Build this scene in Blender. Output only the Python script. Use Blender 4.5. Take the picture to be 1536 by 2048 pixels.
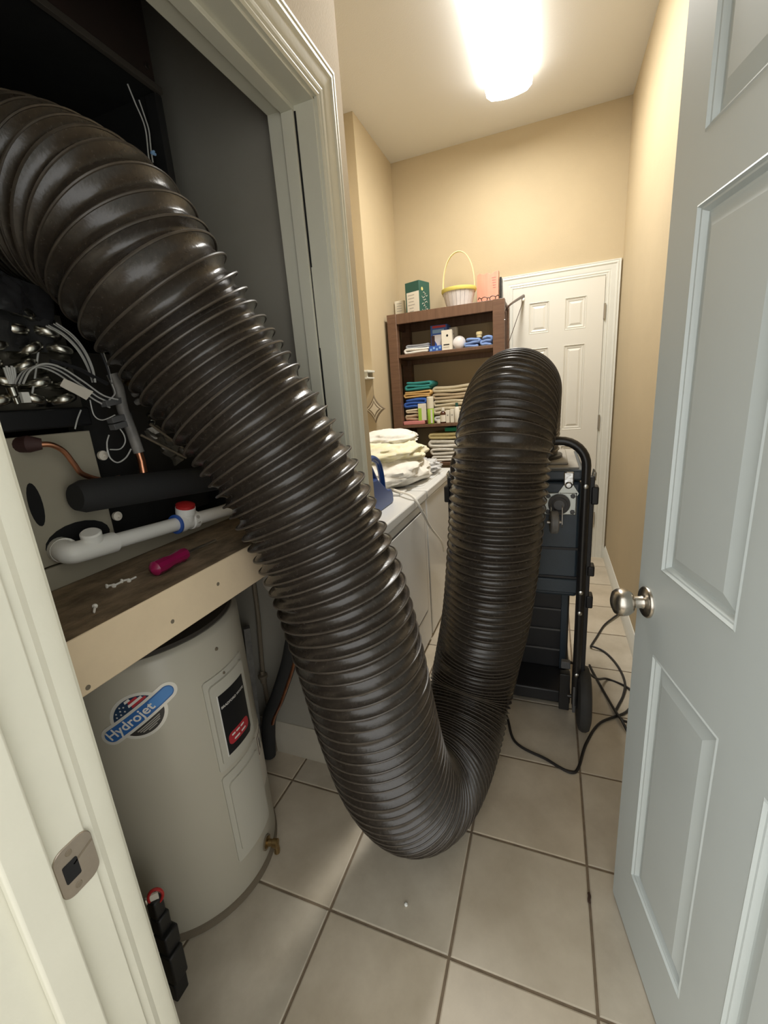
import bpy, math, random
from math import sin, cos, pi, radians, sqrt
from mathutils import Vector, Matrix, noise
random.seed(7)
for o in list(bpy.data.objects): bpy.data.objects.remove(o)
scene = bpy.context.scene
COL = scene.collection

# ------------------------------------------------------------------ camera
YAW, PITCH, ROLL, FPX, CAMH = radians(-21.8017), radians(-14.8598), radians(-4.3888), 854.61, 1.354
_f = Vector((sin(YAW)*cos(PITCH), cos(YAW)*cos(PITCH), sin(PITCH)))
_r0 = Vector((cos(YAW), -sin(YAW), 0)); _u0 = _r0.cross(_f)
_r = _r0*cos(ROLL) + _u0*sin(ROLL); _u = -_r0*sin(ROLL) + _u0*cos(ROLL)
CAM = Vector((0, 0, CAMH))
cd = bpy.data.cameras.new('camera'); cam = bpy.data.objects.new('camera', cd); COL.objects.link(cam)
cd.sensor_fit = 'HORIZONTAL'; cd.sensor_width = 36.0; cd.lens = FPX/1536*36
cd.clip_start = 0.01; cd.clip_end = 50
m4 = Matrix((_r, _u, -_f)).transposed().to_4x4(); m4.translation = CAM
cam.matrix_world = m4
scene.camera = cam

# ------------------------------------------------------------------ world (daylight of the room behind the camera) and exposure
w = bpy.data.worlds.new('world'); scene.world = w; w.use_nodes = True
w.node_tree.nodes['Background'].inputs[0].default_value = (1.0, 1.0, .97, 1)
w.node_tree.nodes['Background'].inputs[1].default_value = 1.4
LAMP_STRENGTH = 38.0
scene.view_settings.view_transform = 'Standard'
scene.view_settings.look = 'None'
scene.view_settings.gamma = 1.0
scene.view_settings.use_curve_mapping = False
scene.view_settings.exposure = 0.58

# ------------------------------------------------------------------ photo pixel -> point on a known plane
def ray(u, v): return _r*(u-768) - _u*(v-1024) + _f*FPX
def PX(u, v, X): d = ray(u, v); return CAM + d*(X/d.x)
def PY(u, v, Y): d = ray(u, v); return CAM + d*(Y/d.y)
def PZ(u, v, z): d = ray(u, v); return CAM + d*((z-CAMH)/d.z)

# ------------------------------------------------------------------ materials
def mat(name, col, rough=.5, metal=0., var=0., vscale=6., col2=None, bump=0., bscale=60., spec=.5, stretch=None,
        emit=None, estr=0., alpha=None, trans=0., rvar=0.):
    m = bpy.data.materials.new(name); m.use_nodes = True
    nt = m.node_tree; b = nt.nodes['Principled BSDF']
    b.inputs['Base Color'].default_value = (*col, 1)
    b.inputs['Roughness'].default_value = rough
    b.inputs['Metallic'].default_value = metal
    b.inputs['Specular IOR Level'].default_value = spec
    if trans: b.inputs['Transmission Weight'].default_value = trans
    if alpha is not None: b.inputs['Alpha'].default_value = alpha
    if emit: b.inputs['Emission Color'].default_value = (*emit, 1); b.inputs['Emission Strength'].default_value = estr
    tc = mp = None
    def coord():
        nonlocal tc, mp
        if tc is None:
            tc = nt.nodes.new('ShaderNodeTexCoord'); mp = nt.nodes.new('ShaderNodeMapping')
            nt.links.new(tc.outputs['Object'], mp.inputs[0])
            if stretch: mp.inputs['Scale'].default_value = stretch
        return mp.outputs[0]
    if var or col2:
        n = nt.nodes.new('ShaderNodeTexNoise'); n.inputs['Scale'].default_value = vscale; n.inputs['Detail'].default_value = 6
        n.inputs['Roughness'].default_value = .6
        nt.links.new(coord(), n.inputs['Vector'])
        r = nt.nodes.new('ShaderNodeValToRGB')
        c2 = col2 or tuple(min(1, c*(1+var)) for c in col); c1 = col if col2 else tuple(c*(1-var) for c in col)
        r.color_ramp.elements[0].position = .32; r.color_ramp.elements[1].position = .68
        r.color_ramp.elements[0].color = (*c1, 1); r.color_ramp.elements[1].color = (*c2, 1)
        nt.links.new(n.outputs[0], r.inputs[0]); nt.links.new(r.outputs[0], b.inputs['Base Color'])
        if rvar:
            mr = nt.nodes.new('ShaderNodeMapRange'); mr.inputs[3].default_value = rough-rvar; mr.inputs[4].default_value = rough+rvar
            nt.links.new(n.outputs[0], mr.inputs[0]); nt.links.new(mr.outputs[0], b.inputs['Roughness'])
    if bump:
        n2 = nt.nodes.new('ShaderNodeTexNoise'); n2.inputs['Scale'].default_value = bscale; n2.inputs['Detail'].default_value = 4
        nt.links.new(coord(), n2.inputs['Vector'])
        bp = nt.nodes.new('ShaderNodeBump'); bp.inputs['Strength'].default_value = bump; bp.inputs['Distance'].default_value = .002
        nt.links.new(n2.outputs[0], bp.inputs['Height']); nt.links.new(bp.outputs[0], b.inputs['Normal'])
    return m

M = {}
def mk(k, *a, **kw): M[k] = mat(k, *a, **kw)
mk('beige_wall', (.50, .405, .258), .75, var=.03, vscale=3, bump=.25, bscale=180)
mk('ceiling_paint', (.76, .755, .735), .8, bump=.3, bscale=160)
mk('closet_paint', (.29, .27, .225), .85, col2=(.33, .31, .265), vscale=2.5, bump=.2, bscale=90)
mk('trim_white', (.72, .72, .66), .35, var=.02, vscale=8)
mk('jamb_white', (.64, .625, .52), .4, var=.03, vscale=7, bump=.12, bscale=120)
mk('door_white', (.61, .665, .66), .38, var=.02, vscale=4)
mk('far_door_white', (.72, .70, .63), .4)
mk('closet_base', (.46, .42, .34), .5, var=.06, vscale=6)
mk('grout', (.20, .15, .10), .9, var=.2, vscale=30)
for i, (a, b2) in enumerate([((.44, .375, .28), (.60, .53, .42)), ((.455, .385, .285), (.62, .54, .42)), ((.43, .375, .29), (.58, .52, .42))]):
    mk('tile_%d' % i, a, .34, col2=b2, vscale=4.2+i, bump=.06, bscale=25, rvar=.08)
mk('hose_black', (.026, .0205, .016), .26, col2=(.040, .032, .025), vscale=120, bump=.18, bscale=140, rvar=.05, spec=.6)
mk('hose_strip', (.045, .036, .028), .38, col2=(.075, .062, .048), vscale=30)  # lighter than the hose wall, painting highlights along the ridges
mk('heater_grey', (.47, .44, .36), .30, var=.03, vscale=3)
mk('heater_panel', (.49, .47, .40), .36)
mk('heater_dark', (.06, .05, .04), .7)
mk('rim_brown', (.16, .13, .09), .6)
mk('sticker_silver', (.74, .72, .66), .3, metal=.2)
mk('sticker_dark', (.035, .032, .03), .4)
mk('sticker_navy', (.015, .04, .09), .4)
mk('sticker_blue', (.03, .13, .38), .35)
mk('sticker_lightblue', (.07, .25, .60), .35)
mk('sticker_red', (.42, .03, .04), .4)
mk('sticker_white', (.72, .70, .66), .4)
mk('label_black', (.012, .012, .013), .35)
mk('label_paper', (.62, .57, .49), .6)
mk('fascia_cream', (.68, .545, .37), .6, var=.05, vscale=9, bump=.25, bscale=70)
mk('plywood', (.115, .078, .043), .8, col2=(.30, .22, .135), vscale=16, bump=.8, bscale=60, stretch=(2.2, 1, 2))
mk('cabinet_grey', (.33, .30, .23), .5, var=.05, vscale=5)
mk('cabinet_black', (.010, .010, .010), .75, var=.3, vscale=20)
mk('plenum_brown', (.022, .014, .010), .8, col2=(.035, .018, .013), vscale=8)
mk('coil_metal', (.52, .51, .46), .25, metal=1.)
mk('black_plastic', (.012, .012, .013), .38)
mk('foil_black', (.05, .05, .053), .22, metal=.5, bump=.4, bscale=12)
mk('foil_dusty', (.12, .11, .09), .35, metal=.5, bump=1., bscale=50)
mk('wire_grey', (.48, .48, .46), .35)
mk('wire_dark', (.02, .02, .022), .45)
mk('brass', (.38, .27, .13), .35, metal=1.)
mk('copper', (.58, .26, .15), .32, metal=1., var=.15, vscale=30)
mk('pipe_grey', (.12, .115, .11), .5, col2=(.24, .23, .21), vscale=20)
mk('rubber', (.016, .016, .016), .8, bump=.3, bscale=200)
mk('rubber_brown', (.05, .02, .018), .7)
mk('pvc', (.80, .79, .74), .35)
mk('red_plastic', (.42, .02, .02), .4)
mk('pink_plastic', (.33, .012, .085), .25, trans=.25)
mk('steel', (.55, .53, .50), .3, metal=1.)
mk('brushed_nickel', (.58, .54, .48), .27, metal=1., bump=.1, bscale=300)
mk('strike_metal', (.42, .36, .30), .38, metal=.9, var=.1, vscale=20)
mk('black_hole', (.004, .004, .004), .9)
mk('machine_blue', (.028, .043, .058), .42, var=.12, vscale=10, bump=.3, bscale=150)
mk('machine_lid', (.30, .28, .24), .6, var=.15, vscale=9)
mk('machine_black', (.010, .010, .012), .45, var=.2, vscale=12)
mk('frame_black', (.014, .013, .013), .32)
mk('tyre', (.035, .034, .032), .75, var=.15, vscale=20)
mk('grey_plastic', (.10, .10, .10), .5)
mk('latch_metal', (.55, .55, .53), .3, metal=1., bump=.6, bscale=80)
mk('caster_plate', (.50, .52, .48), .4, metal=.8)
mk('cord_black', (.014, .012, .011), .5)
mk('cord_white', (.86, .84, .78), .5)
mk('appliance_white', (.74, .74, .72), .25)
mk('appliance_gap', (.08, .075, .07), .7)
mk('shelf_wood', (.115, .060, .035), .42, col2=(.17, .092, .055), vscale=5, stretch=(1, 1, 12))
mk('shelf_wood_h', (.115, .060, .035), .42, col2=(.17, .092, .055), vscale=5, stretch=(12, 1, 1))
mk('light_metal', (.70, .70, .66), .5)
mk('lamp_lens', (.9, .9, .88), .4, emit=(1.0, .975, .92), estr=LAMP_STRENGTH)
mk('lamp_side', (.9, .9, .88), .4, emit=(1.0, .97, .90), estr=5.0)
def cloth(k, c): mk(k, c, .95, var=.07, vscale=40, bump=.5, bscale=220, spec=.2)
cloth('cloth_white', (.78, .76, .70)); cloth('cloth_cream', (.66, .58, .42)); cloth('cloth_yellow', (.74, .65, .36))
cloth('cloth_teal', (.045, .25, .235)); cloth('cloth_orange', (.62, .40, .16)); cloth('cloth_blue', (.045, .11, .38))
cloth('cloth_lightblue', (.22, .33, .62)); cloth('cloth_tan', (.50, .40, .27)); cloth('cloth_palegrey', (.40, .42, .46))
cloth('cloth_green', (.04, .32, .20))
mk('cloth_floral', (.74, .68, .42), .95, col2=(.80, .78, .66), vscale=22, bump=.4, bscale=200, spec=.2)
mk('plastic_bag', (.80, .80, .80), .25, alpha=.75)
mk('jug_blue', (.010, .050, .20), .3)
mk('card_white', (.74, .70, .60), .6)
mk('card_green', (.018, .085, .065), .5)
mk('card_cream', (.70, .64, .50), .6)
mk('print_grey', (.36, .34, .30), .7)
mk('print_gold', (.62, .55, .22), .5)
mk('card_pink', (.66, .25, .16), .6, col2=(.72, .34, .24), vscale=20, stretch=(1, 1, .1))
mk('pink_flat', (.62, .23, .22), .6)
mk('basket_white', (.70, .66, .64), .7, var=.06, vscale=20)
mk('basket_yellow', (.74, .64, .16), .6)
mk('basket_handle', (.74, .62, .34), .6)
mk('card_blue', (.03, .10, .40), .45)
mk('card_lightblue', (.25, .45, .75), .45)
mk('bulb_glass', (.78, .75, .74), .25)
mk('amber_glass', (.06, .018, .008), .15)
mk('card_lime', (.36, .58, .06), .5)
mk('ornament_wood', (.20, .155, .10), .5, var=.1, vscale=30)
mk('ornament_pale', (.62, .55, .42), .5)
mk('tool_black', (.008, .008, .008), .5)
mk('cane_dark', (.055, .030, .022), .35)
mk('pebble', (.8, .8, .76), .5)

# ------------------------------------------------------------------ mesh helpers
class MB:
    def __init__(s): s.v = []; s.f = []
    def add(s, vs, fs):
        k = len(s.v); s.v += [Vector(p) for p in vs]; s.f += [tuple(i+k for i in f) for f in fs]; return s
    def box(s, x0, x1, y0, y1, z0, z1):
        if x0 > x1: x0, x1 = x1, x0
        if y0 > y1: y0, y1 = y1, y0
        if z0 > z1: z0, z1 = z1, z0
        return s.add([(x, y, z) for x in (x0, x1) for y in (y0, y1) for z in (z0, z1)],
                     [(0, 1, 3, 2), (4, 6, 7, 5), (0, 4, 5, 1), (2, 3, 7, 6), (0, 2, 6, 4), (1, 5, 7, 3)])
    def obox(s, c, ax, ay, az):          # oriented box: centre and three half-axis vectors
        c = Vector(c); ax, ay, az = Vector(ax), Vector(ay), Vector(az)
        return s.add([c + ax*i + ay*j + az*k for i in (-1, 1) for j in (-1, 1) for k in (-1, 1)],
                     [(0, 1, 3, 2), (4, 6, 7, 5), (0, 4, 5, 1), (2, 3, 7, 6), (0, 2, 6, 4), (1, 5, 7, 3)])
    def tube(s, pts, r, n=10, caps=True, closed=False):
        pts = [Vector(p) for p in pts]; N = len(pts)
        rs = r if isinstance(r, (list, tuple)) else [r]*N
        vs = []; fs = []; up = None
        for i in range(N):
            if closed: t = pts[(i+1) % N]-pts[i-1]
            else: t = pts[min(i+1, N-1)]-pts[max(i-1, 0)]
            t.normalize()
            if up is None:
                up = Vector((0, 0, 1)) if abs(t.z) < .9 else Vector((1, 0, 0))
            up = (up - t*up.dot(t)).normalized(); b = t.cross(up)
            for j in range(n):
                a = 2*pi*j/n; vs.append(pts[i] + (up*cos(a)+b*sin(a))*rs[i])
        for i in range(N if closed else N-1):
            for j in range(n):
                i2 = (i+1) % N; j2 = (j+1) % n
                fs.append((i*n+j, i*n+j2, i2*n+j2, i2*n+j))
        if caps and not closed:
            fs.append(tuple(range(n-1, -1, -1))); fs.append(tuple((N-1)*n+j for j in range(n)))
        return s.add(vs, fs)
    def cyl(s, p0, p1, r, n=20): return s.tube([p0, p1], r, n)
    def lathe(s, prof, o, axis=(0, 0, 1), n=32):      # prof: (radius, height along axis)
        ax = Vector(axis).normalized(); e1 = ax.orthogonal().normalized(); e2 = ax.cross(e1); o = Vector(o)
        vs = []; fs = []; L = len(prof)
        for r, h in prof:
            for j in range(n):
                a = 2*pi*j/n; vs.append(o + ax*h + (e1*cos(a)+e2*sin(a))*max(r, 1e-5))
        for i in range(L-1):
            for j in range(n): j2 = (j+1) % n; fs.append((i*n+j, i*n+j2, (i+1)*n+j2, (i+1)*n+j))
        if prof[0][0] > 1e-4: fs.append(tuple(range(n-1, -1, -1)))
        if prof[-1][0] > 1e-4: fs.append(tuple((L-1)*n+j for j in range(n)))
        return s.add(vs, fs)
    def prism(s, poly, fn, t0, t1):      # poly of 2-D points; fn(a, b, t) -> point
        n = len(poly)
        vs = [fn(a, b, t0) for a, b in poly] + [fn(a, b, t1) for a, b in poly]
        fs = [tuple(range(n-1, -1, -1)), tuple(range(n, 2*n))] + [(i, (i+1) % n, n+(i+1) % n, n+i) for i in range(n)]
        return s.add(vs, fs)
    def map(s, fn): s.v = [Vector(fn(p)) for p in s.v]; return s
    def build(s, name, m, parent=None, smooth=True, bevel=0., angle=35, fixn=True, segs=2):
        off = wloc(parent) if parent else Vector((0, 0, 0))
        me = bpy.data.meshes.new(name); me.from_pydata([p-off for p in s.v], [], s.f); me.update()
        if fixn:
            import bmesh
            bm = bmesh.new(); bm.from_mesh(me); bmesh.ops.recalc_face_normals(bm, faces=bm.faces); bm.to_mesh(me); bm.free()
        if isinstance(m, str): m = M[m]
        me.materials.append(m)
        if smooth:
            me.polygons.foreach_set('use_smooth', [True]*len(me.polygons)); me.set_sharp_from_angle(angle=radians(angle))
        o = bpy.data.objects.new(name, me); COL.objects.link(o)
        if parent: o.parent = parent
        if bevel:
            b = o.modifiers.new('bevel', 'BEVEL'); b.width = bevel; b.segments = segs; b.limit_method = 'ANGLE'; b.angle_limit = radians(40)
        return o
def wloc(o):
    p = Vector((0, 0, 0))
    while o: p += o.location; o = o.parent
    return p
def B(*a): return MB().box(*a)
def tag(o, label=None, cat=None, group=None, kind=None):
    if label: o['label'] = label
    if cat: o['category'] = cat
    if group: o['group'] = group
    if kind: o['kind'] = kind
    return o
def thing(name, label, cat, loc, group=None):
    o = bpy.data.objects.new(name, None); COL.objects.link(o); o.location = loc; o.empty_display_size = .05
    return tag(o, label, cat, group)
def struct(o, label=None): o['kind'] = 'structure'; return tag(o, label, (o.name.split('_')[0].split('.')[0]))
def smooth_path(pts, n=8, closed=False):
    pts = [Vector(p) for p in pts]; out = []
    N = len(pts)
    for i in range(N if closed else N-1):
        if closed: p0, p1, p2, p3 = pts[i-1], pts[i], pts[(i+1) % N], pts[(i+2) % N]
        else: p0, p1, p2, p3 = pts[max(i-1, 0)], pts[i], pts[i+1], pts[min(i+2, N-1)]
        for k in range(n):
            t = k/n
            out.append(.5*((2*p1)+(p2-p0)*t+(2*p0-5*p1+4*p2-p3)*t*t+(3*p1-p0-3*p2+p3)*t**3))
    if not closed: out.append(pts[-1])
    return out
def rrect(w, h, r, n=5):
    out = []
    for cx, cy, a0 in ((w/2-r, h/2-r, 0), (-w/2+r, h/2-r, 90), (-w/2+r, -h/2+r, 180), (w/2-r, -h/2+r, 270)):
        for k in range(n+1): a = radians(a0+90*k/n); out.append((cx+r*cos(a), cy+r*sin(a)))
    return out
def text_mesh(body, size):          # flat text as (verts, faces) in the xy plane, centred
    c = bpy.data.curves.new('lettering', 'FONT'); c.body = body; c.size = size; c.align_x = 'CENTER'; c.align_y = 'CENTER'; c.resolution_u = 3; c.offset = size*.018
    o = bpy.data.objects.new('lettering', c); COL.objects.link(o)
    dg = bpy.context.evaluated_depsgraph_get(); me = bpy.data.meshes.new_from_object(o.evaluated_get(dg))
    vs = [v.co.copy() for v in me.vertices]; fs = [tuple(p.vertices) for p in me.polygons]
    bpy.data.objects.remove(o); bpy.data.meshes.remove(me)
    return vs, fs

# ================================================================== SETTING
ZC, XR, XL, YF = 3.048, .427, -.545, 3.592
YD0, YD1 = .115, .235            # wall the camera looks through
XA, YA0, YA1, XB = -1.30, 1.287, 2.905, -1.168     # laundry alcove; far left wall
XCB = -1.55                      # back of the closet
# floor with individual tiles
fl = B(-1.75, 1.0, -2.6, 3.75, -.12, -.003).build('floor', 'grout', smooth=False); struct(fl, 'beige square ceramic tile floor with dark grout')
P = .3338; G = .007; X0, Y0 = .1293, .717
tile_me = {}
def tile_mesh(w, d, k):
    key = (round(w, 3), round(d, 3), k)
    if key not in tile_me:
        b = .003; vs = [(-w/2, -d/2, -.004), (w/2, -d/2, -.004), (w/2, d/2, -.004), (-w/2, d/2, -.004)]
        vs += [(-w/2, -d/2, -.0012), (w/2, -d/2, -.0012), (w/2, d/2, -.0012), (-w/2, d/2, -.0012)]
        vs += [(-w/2+b, -d/2+b, 0), (w/2-b, -d/2+b, 0), (w/2-b, d/2-b, 0), (-w/2+b, d/2-b, 0)]
        fs = [(8, 9, 10, 11)]
        for q in (0, 4):
            for i in range(4): j = (i+1) % 4; fs.append((q+i, q+j, q+4+j, q+4+i))
        me = bpy.data.meshes.new('tile'); me.from_pydata(vs, [], fs); me.materials.append(M['tile_%d' % k]); tile_me[key] = me
    return tile_me[key]
for i in range(-6, 2):
    for j in range(-3, 9):
        x0, x1 = X0+i*P+G/2, X0+(i+1)*P-G/2; y0, y1 = Y0+j*P+G/2, Y0+(j+1)*P-G/2
        x0 = max(x0, -1.56); x1 = min(x1, XR)
        y1 = min(y1, YF); 
        if x1-x0 < .02 or y1-y0 < .02: continue
        o = bpy.data.objects.new('tile', tile_mesh(x1-x0, y1-y0, random.randrange(3))); COL.objects.link(o)
        o.parent = fl; o.location = ((x0+x1)/2, (y0+y1)/2, random.uniform(-.0004, .0004))
        if x1-x0 > .3 and y1-y0 > .3: o.rotation_euler.z = random.choice((0, pi/2, pi, -pi/2))
struct(B(-1.75, .62, -.0+YD0, 3.75, ZC, ZC+.1).build('ceiling', 'ceiling_paint', smooth=False), 'pale flat painted ceiling')
struct(B(-1.75, .6, YF, YF+.12, -.003, ZC).build('wall_far', 'beige_wall', smooth=False), 'beige end wall behind the wooden shelf')
struct(B(XR, XR+.12, YD1, YF, -.003, ZC).build('wall_right', 'beige_wall', smooth=False), 'long beige side wall beyond the open door')
struct(B(XA-.12, XB, YA1, YF, -.003, ZC).build('wall_left_far', 'beige_wall', smooth=False), 'beige side wall beside the wooden shelf')
struct(B(XA-.12, XA, YA0, YA1, -.003, ZC).build('wall_alcove', 'beige_wall', smooth=False), 'beige wall behind the washer and dryer')
b = B(XL-.11, XL, YA0-.155, YA0, -.003, ZC); b.box(XL-.11, XL, .262, YA0-.155, 2.072, ZC)
struct(b.build('wall_left', 'beige_wall', smooth=False), 'beige wall around the closet opening')
struct(B(XCB-.1, XL-.11, 1.21, YA0, -.003, ZC).build('wall_alcove_near', 'beige_wall', smooth=False), 'beige partition between closet and laundry alcove')
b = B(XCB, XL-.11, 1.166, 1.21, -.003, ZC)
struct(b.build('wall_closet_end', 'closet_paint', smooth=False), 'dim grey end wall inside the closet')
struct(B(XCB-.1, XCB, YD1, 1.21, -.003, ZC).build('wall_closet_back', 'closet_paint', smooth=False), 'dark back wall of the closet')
b = B(XCB-.1, -.485, YD0, YD1, -.003, ZC); b.box(.372, .60, YD0, YD1, -.003, ZC); b.box(-.485, .372, YD0, YD1, 2.075, ZC)
struct(b.build('wall_near', 'beige_wall', smooth=False), 'wall around the doorway the view looks through')
# baseboards
def baseboard(name, p0, p1, nrm, label, h=.135, m='trim_white'):
    p0, p1, nrm = Vector(p0), Vector(p1), Vector(nrm)
    prof = [(0, 0), (.014, 0), (.014, h*.66), (.010, h*.72), (.010, h*.84), (.006, h*.9), (.004, h), (0, h)]
    mb = MB(); n = len(prof)
    vs = [p + nrm*a + Vector((0, 0, z)) for p in (p0, p1) for a, z in prof]
    fs = [(i, (i+1) % n, n+(i+1) % n, n+i) for i in range(n)] + [tuple(range(n)), tuple(range(2*n-1, n-1, -1))]
    return struct(mb.add(vs, fs).build(name, m), label)
baseboard('baseboard_right', (XR, .42, 0), (XR, YF-.02, 0), (-1, 0, 0), 'white baseboard along the right beige wall', .10)
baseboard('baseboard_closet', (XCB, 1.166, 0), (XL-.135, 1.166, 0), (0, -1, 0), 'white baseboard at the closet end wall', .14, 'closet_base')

# ---------------------------- door casings
CAS = [(0, 0), (0, .008), (.006, .011), (.012, .009), (.016, .012), (.022, .013), (.028, .011), (.034, .014), (.060, .017), (.066, .021), (.072, .021), (.078, .018), (.082, .020), (.088, .020), (.090, .012), (.090, 0)]
def casing(name, a0, a1, ztop, fn, label, legs=(1, 1), m='trim_white', prof=CAS, zb=0, wscale=1.):
    mb = MB(); n = len(prof); cols = []
    for k in range(4):
        ring = []
        for ww, t in prof:
            ww *= wscale
            a = (a0-(ww if legs[0] else 0)) if k < 2 else (a1+(ww if legs[1] else 0)); z = zb if k in (0, 3) else ztop+ww
            ring.append(fn(a, z, t))
        cols.append(ring)
    vs = sum(cols, []); fs = []
    rng = [k for k in range(3) if not ((k == 0 and not legs[0]) or (k == 2 and not legs[1]))]
    for k in rng:
        for i in range(n): j = (i+1) % n; fs.append((k*n+i, k*n+j, (k+1)*n+j, (k+1)*n+i))
    return struct(mb.add(vs, fs).build(name, m, angle=25), label)
casing('trim_1', .262, 1.117, 2.058, lambda a, z, t: (XL+t, a, z), 'white moulded casing around the closet opening', legs=(0, 1), m='jamb_white')
casing('trim_2', -.283, .329, 2.054, lambda a, z, t: (a, YF-t, z), 'white moulded casing around the far door')
# closet jamb: boards and stops
b = B(-.676, XL, 1.112, 1.132, 0, 2.072); b.box(-.676, XL, .262, 1.132, 2.052, 2.072); b.box(-.676, XL, .262, .285, 0, 2.052)
j = struct(b.build('trim_3', 'jamb_white', bevel=.0015), 'white closet door jamb boards')
B(-.632, -.599, 1.102, 1.112, 0, 2.041).build('door_stop', 'jamb_white', j, bevel=.001)
B(-.632, -.599, .285, 1.112, 2.041, 2.052).build('door_stop', 'jamb_white', j, bevel=.001)
bm_ = MB()
for z0, z1, wd in ((1.70, 2.04, .0045), (1.2, 1.70, .0016), (1.30, 1.50, .004)): bm_.box(-.599, -.599+wd, 1.1095, 1.1118, z0, z1)
bm_.build('gap', 'black_hole', j, smooth=False)
# doorway jamb on the camera side
b = B(-.487, -.465, .10, .212, 0, 2.06)
jj = struct(b.build('trim_4', 'jamb_white', bevel=.002), 'white doorway jamb with strike plate')
B(-.465, -.452, .137, .172, 0, 2.045).build('door_stop', 'jamb_white', jj, bevel=.003)
prof = [(-.541, .235), (-.541, .256), (-.520, .2605), (-.500, .2595), (-.492, .2575), (-.486, .2575), (-.481, .255), (-.478, .249), (-.4735, .2485), (-.4715, .243), (-.4715, .228), (-.4685, .221), (-.4685, .212), (-.487, .212), (-.487, .235)]
mb = MB(); n = len(prof); mb.add([(x, y, z) for z in (0, 2.14) for x, y in prof], [tuple(range(n)), tuple(range(2*n-1, n-1, -1))]+[(i, (i+1) % n, n+(i+1) % n, n+i) for i in range(n)])
mb.build('casing_leg', 'jamb_white', jj, angle=20)
b = B(.350, .372, .10, .235, 0, 2.06); b.box(-.487, .372, .10, .235, 2.055, 2.076)
b.build('jamb_board', 'jamb_white', jj, bevel=.002)
B(.39, .426, .235, .252, 0, 2.14).build('casing_leg', 'jamb_white', jj, bevel=.003)
B(-.56, .426, .235, .252, 2.077, 2.14).build('casing_head', 'jamb_white', jj, bevel=.003)
# outer casing, on the camera's side
B(-.55, -.470, .085, .10, 0, 2.14).build('casing_leg', 'jamb_white', jj, bevel=.003)
# strike plate: rounded plate with curved lip, latch hole, screws
def strike():
    zc, yc = .895, .1955
    mb = MB(); poly = rrect(.040, .062, .012, 6)
    mb.prism(poly, lambda a, bb, t: (-.465+t, yc+a, zc+bb), -.001, .0016)
    p = mb.build('strike_plate', 'strike_metal', jj, bevel=.0006, segs=1); p['label'] = 'worn bronze-toned strike plate with rounded lip'
    mb = MB(); mb.prism([(a*.42-.006, bb*.5) for a, bb in rrect(.036, .046, .004)], lambda a, bb, t: (-.465+t, yc+a, zc+bb), .0012, .0022)
    mb.build('latch_hole', 'black_hole', p, smooth=False)
    for s in (-1, 1):
        MB().lathe([(.0036, 0), (.003, .0012), (0, .0014)], (-.4634, yc-.004, zc+s*.022), (1, 0, 0), 12).build('screw', 'rim_brown', p)
    mb = MB(); mb.obox((-.4632, yc+.008, zc+.009), (.0004, 0, 0), (0, .011, .004), (0, .0003, -.0008)); mb.build('scratch_line', 'rim_brown', p, smooth=False)
strike()

# ---------------------------- six-panel doors
def panel_door(name, W, H, zb, cols, rows, T, fn, m, label):
    # fn(s, z, d): s from the lead edge, d depth behind the visible face
    xs = sorted({0, W, *[c for q in cols for c in q]}); zs = sorted({zb, H, *[c for q in rows for c in q]})
    mb = MB()
    def inpanel(x, z): return any(c[0] < x < c[1] for c in cols) and any(r[0] < z < r[1] for r in rows)
    for d in (0, T):
        for i in range(len(xs)-1):
            for k in range(len(zs)-1):
                if inpanel((xs[i]+xs[i+1])/2, (zs[k]+zs[k+1])/2): continue
                q = [(xs[i], zs[k]), (xs[i+1], zs[k]), (xs[i+1], zs[k+1]), (xs[i], zs[k+1])]
                mb.add([fn(a, z, d) for a, z in q], [(0, 1, 2, 3) if d == 0 else (3, 2, 1, 0)])
    for a0, z0, a1, z1 in ((0, zb, W, zb), (W, zb, W, H), (W, H, 0, H), (0, H, 0, zb)):
        mb.add([fn(a0, z0, 0), fn(a1, z1, 0), fn(a1, z1, T), fn(a0, z0, T)], [(0, 1, 2, 3)])
    leaf = struct(mb.build(name, m, smooth=False), label)
    steps = [(0, 0), (.003, -.0015), (.006, .003), (.009, .0035), (.012, .008), (.014, .0115), (.018, .0115), (.042, .0025)]
    for c in cols:
        for r in rows:
            mb = MB()
            for side in (0, 1):
                vs = []; fs = []
                for ins, dep in steps:
                    d = dep if side == 0 else T-dep
                    vs += [fn(c[0]+ins, r[0]+ins, d), fn(c[1]-ins, r[0]+ins, d), fn(c[1]-ins, r[1]-ins, d), fn(c[0]+ins, r[1]-ins, d)]
                for k in range(len(steps)-1):
                    for i in range(4): j2 = (i+1) % 4; fs.append((k*4+i, k*4+j2, k*4+4+j2, k*4+4+i))
                k = (len(steps)-1)*4; fs.append((k, k+1, k+2, k+3)); mb.add(vs, fs)
            mb.build('door_panel', m, leaf, smooth=False)
    return leaf
# the open door: lead edge to hinge
LP = Vector((.191-.0021, .984+.0098, 0)); LU = Vector((.212, -.977, 0)).normalized(); LN = Vector((LU.y, -LU.x, 0))
fn1 = lambda s, z, d: LP + LU*s - LN*d + Vector((0, 0, z))
d1 = panel_door('door_1', .762, 2.03, .008, [(.089, .315), (.415, .655)], [(.20, .805), (.99, 1.61), (1.707, 1.925)], .035, fn1, 'door_white', 'white six-panel door standing open with a satin knob')
def knob(side):
    o = fn1(.044, .900, 0 if side > 0 else .035); ax = LN*side
    r = MB().lathe([(0, -.001), (.033, 0), (.033, .004), (.030, .007), (.014, .010), (.0125, .013), (.0125, .026), (.015, .028), (.022, .0315), (.0275, .039), (.0295, .049), (.0285, .057), (.024, .064), (.014, .0685), (0, .0695)], o, ax, 40)
    r.build('door_knob', 'brushed_nickel', d1, angle=50)['label'] = 'satin nickel round knob'
knob(1); knob(-1)
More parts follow.
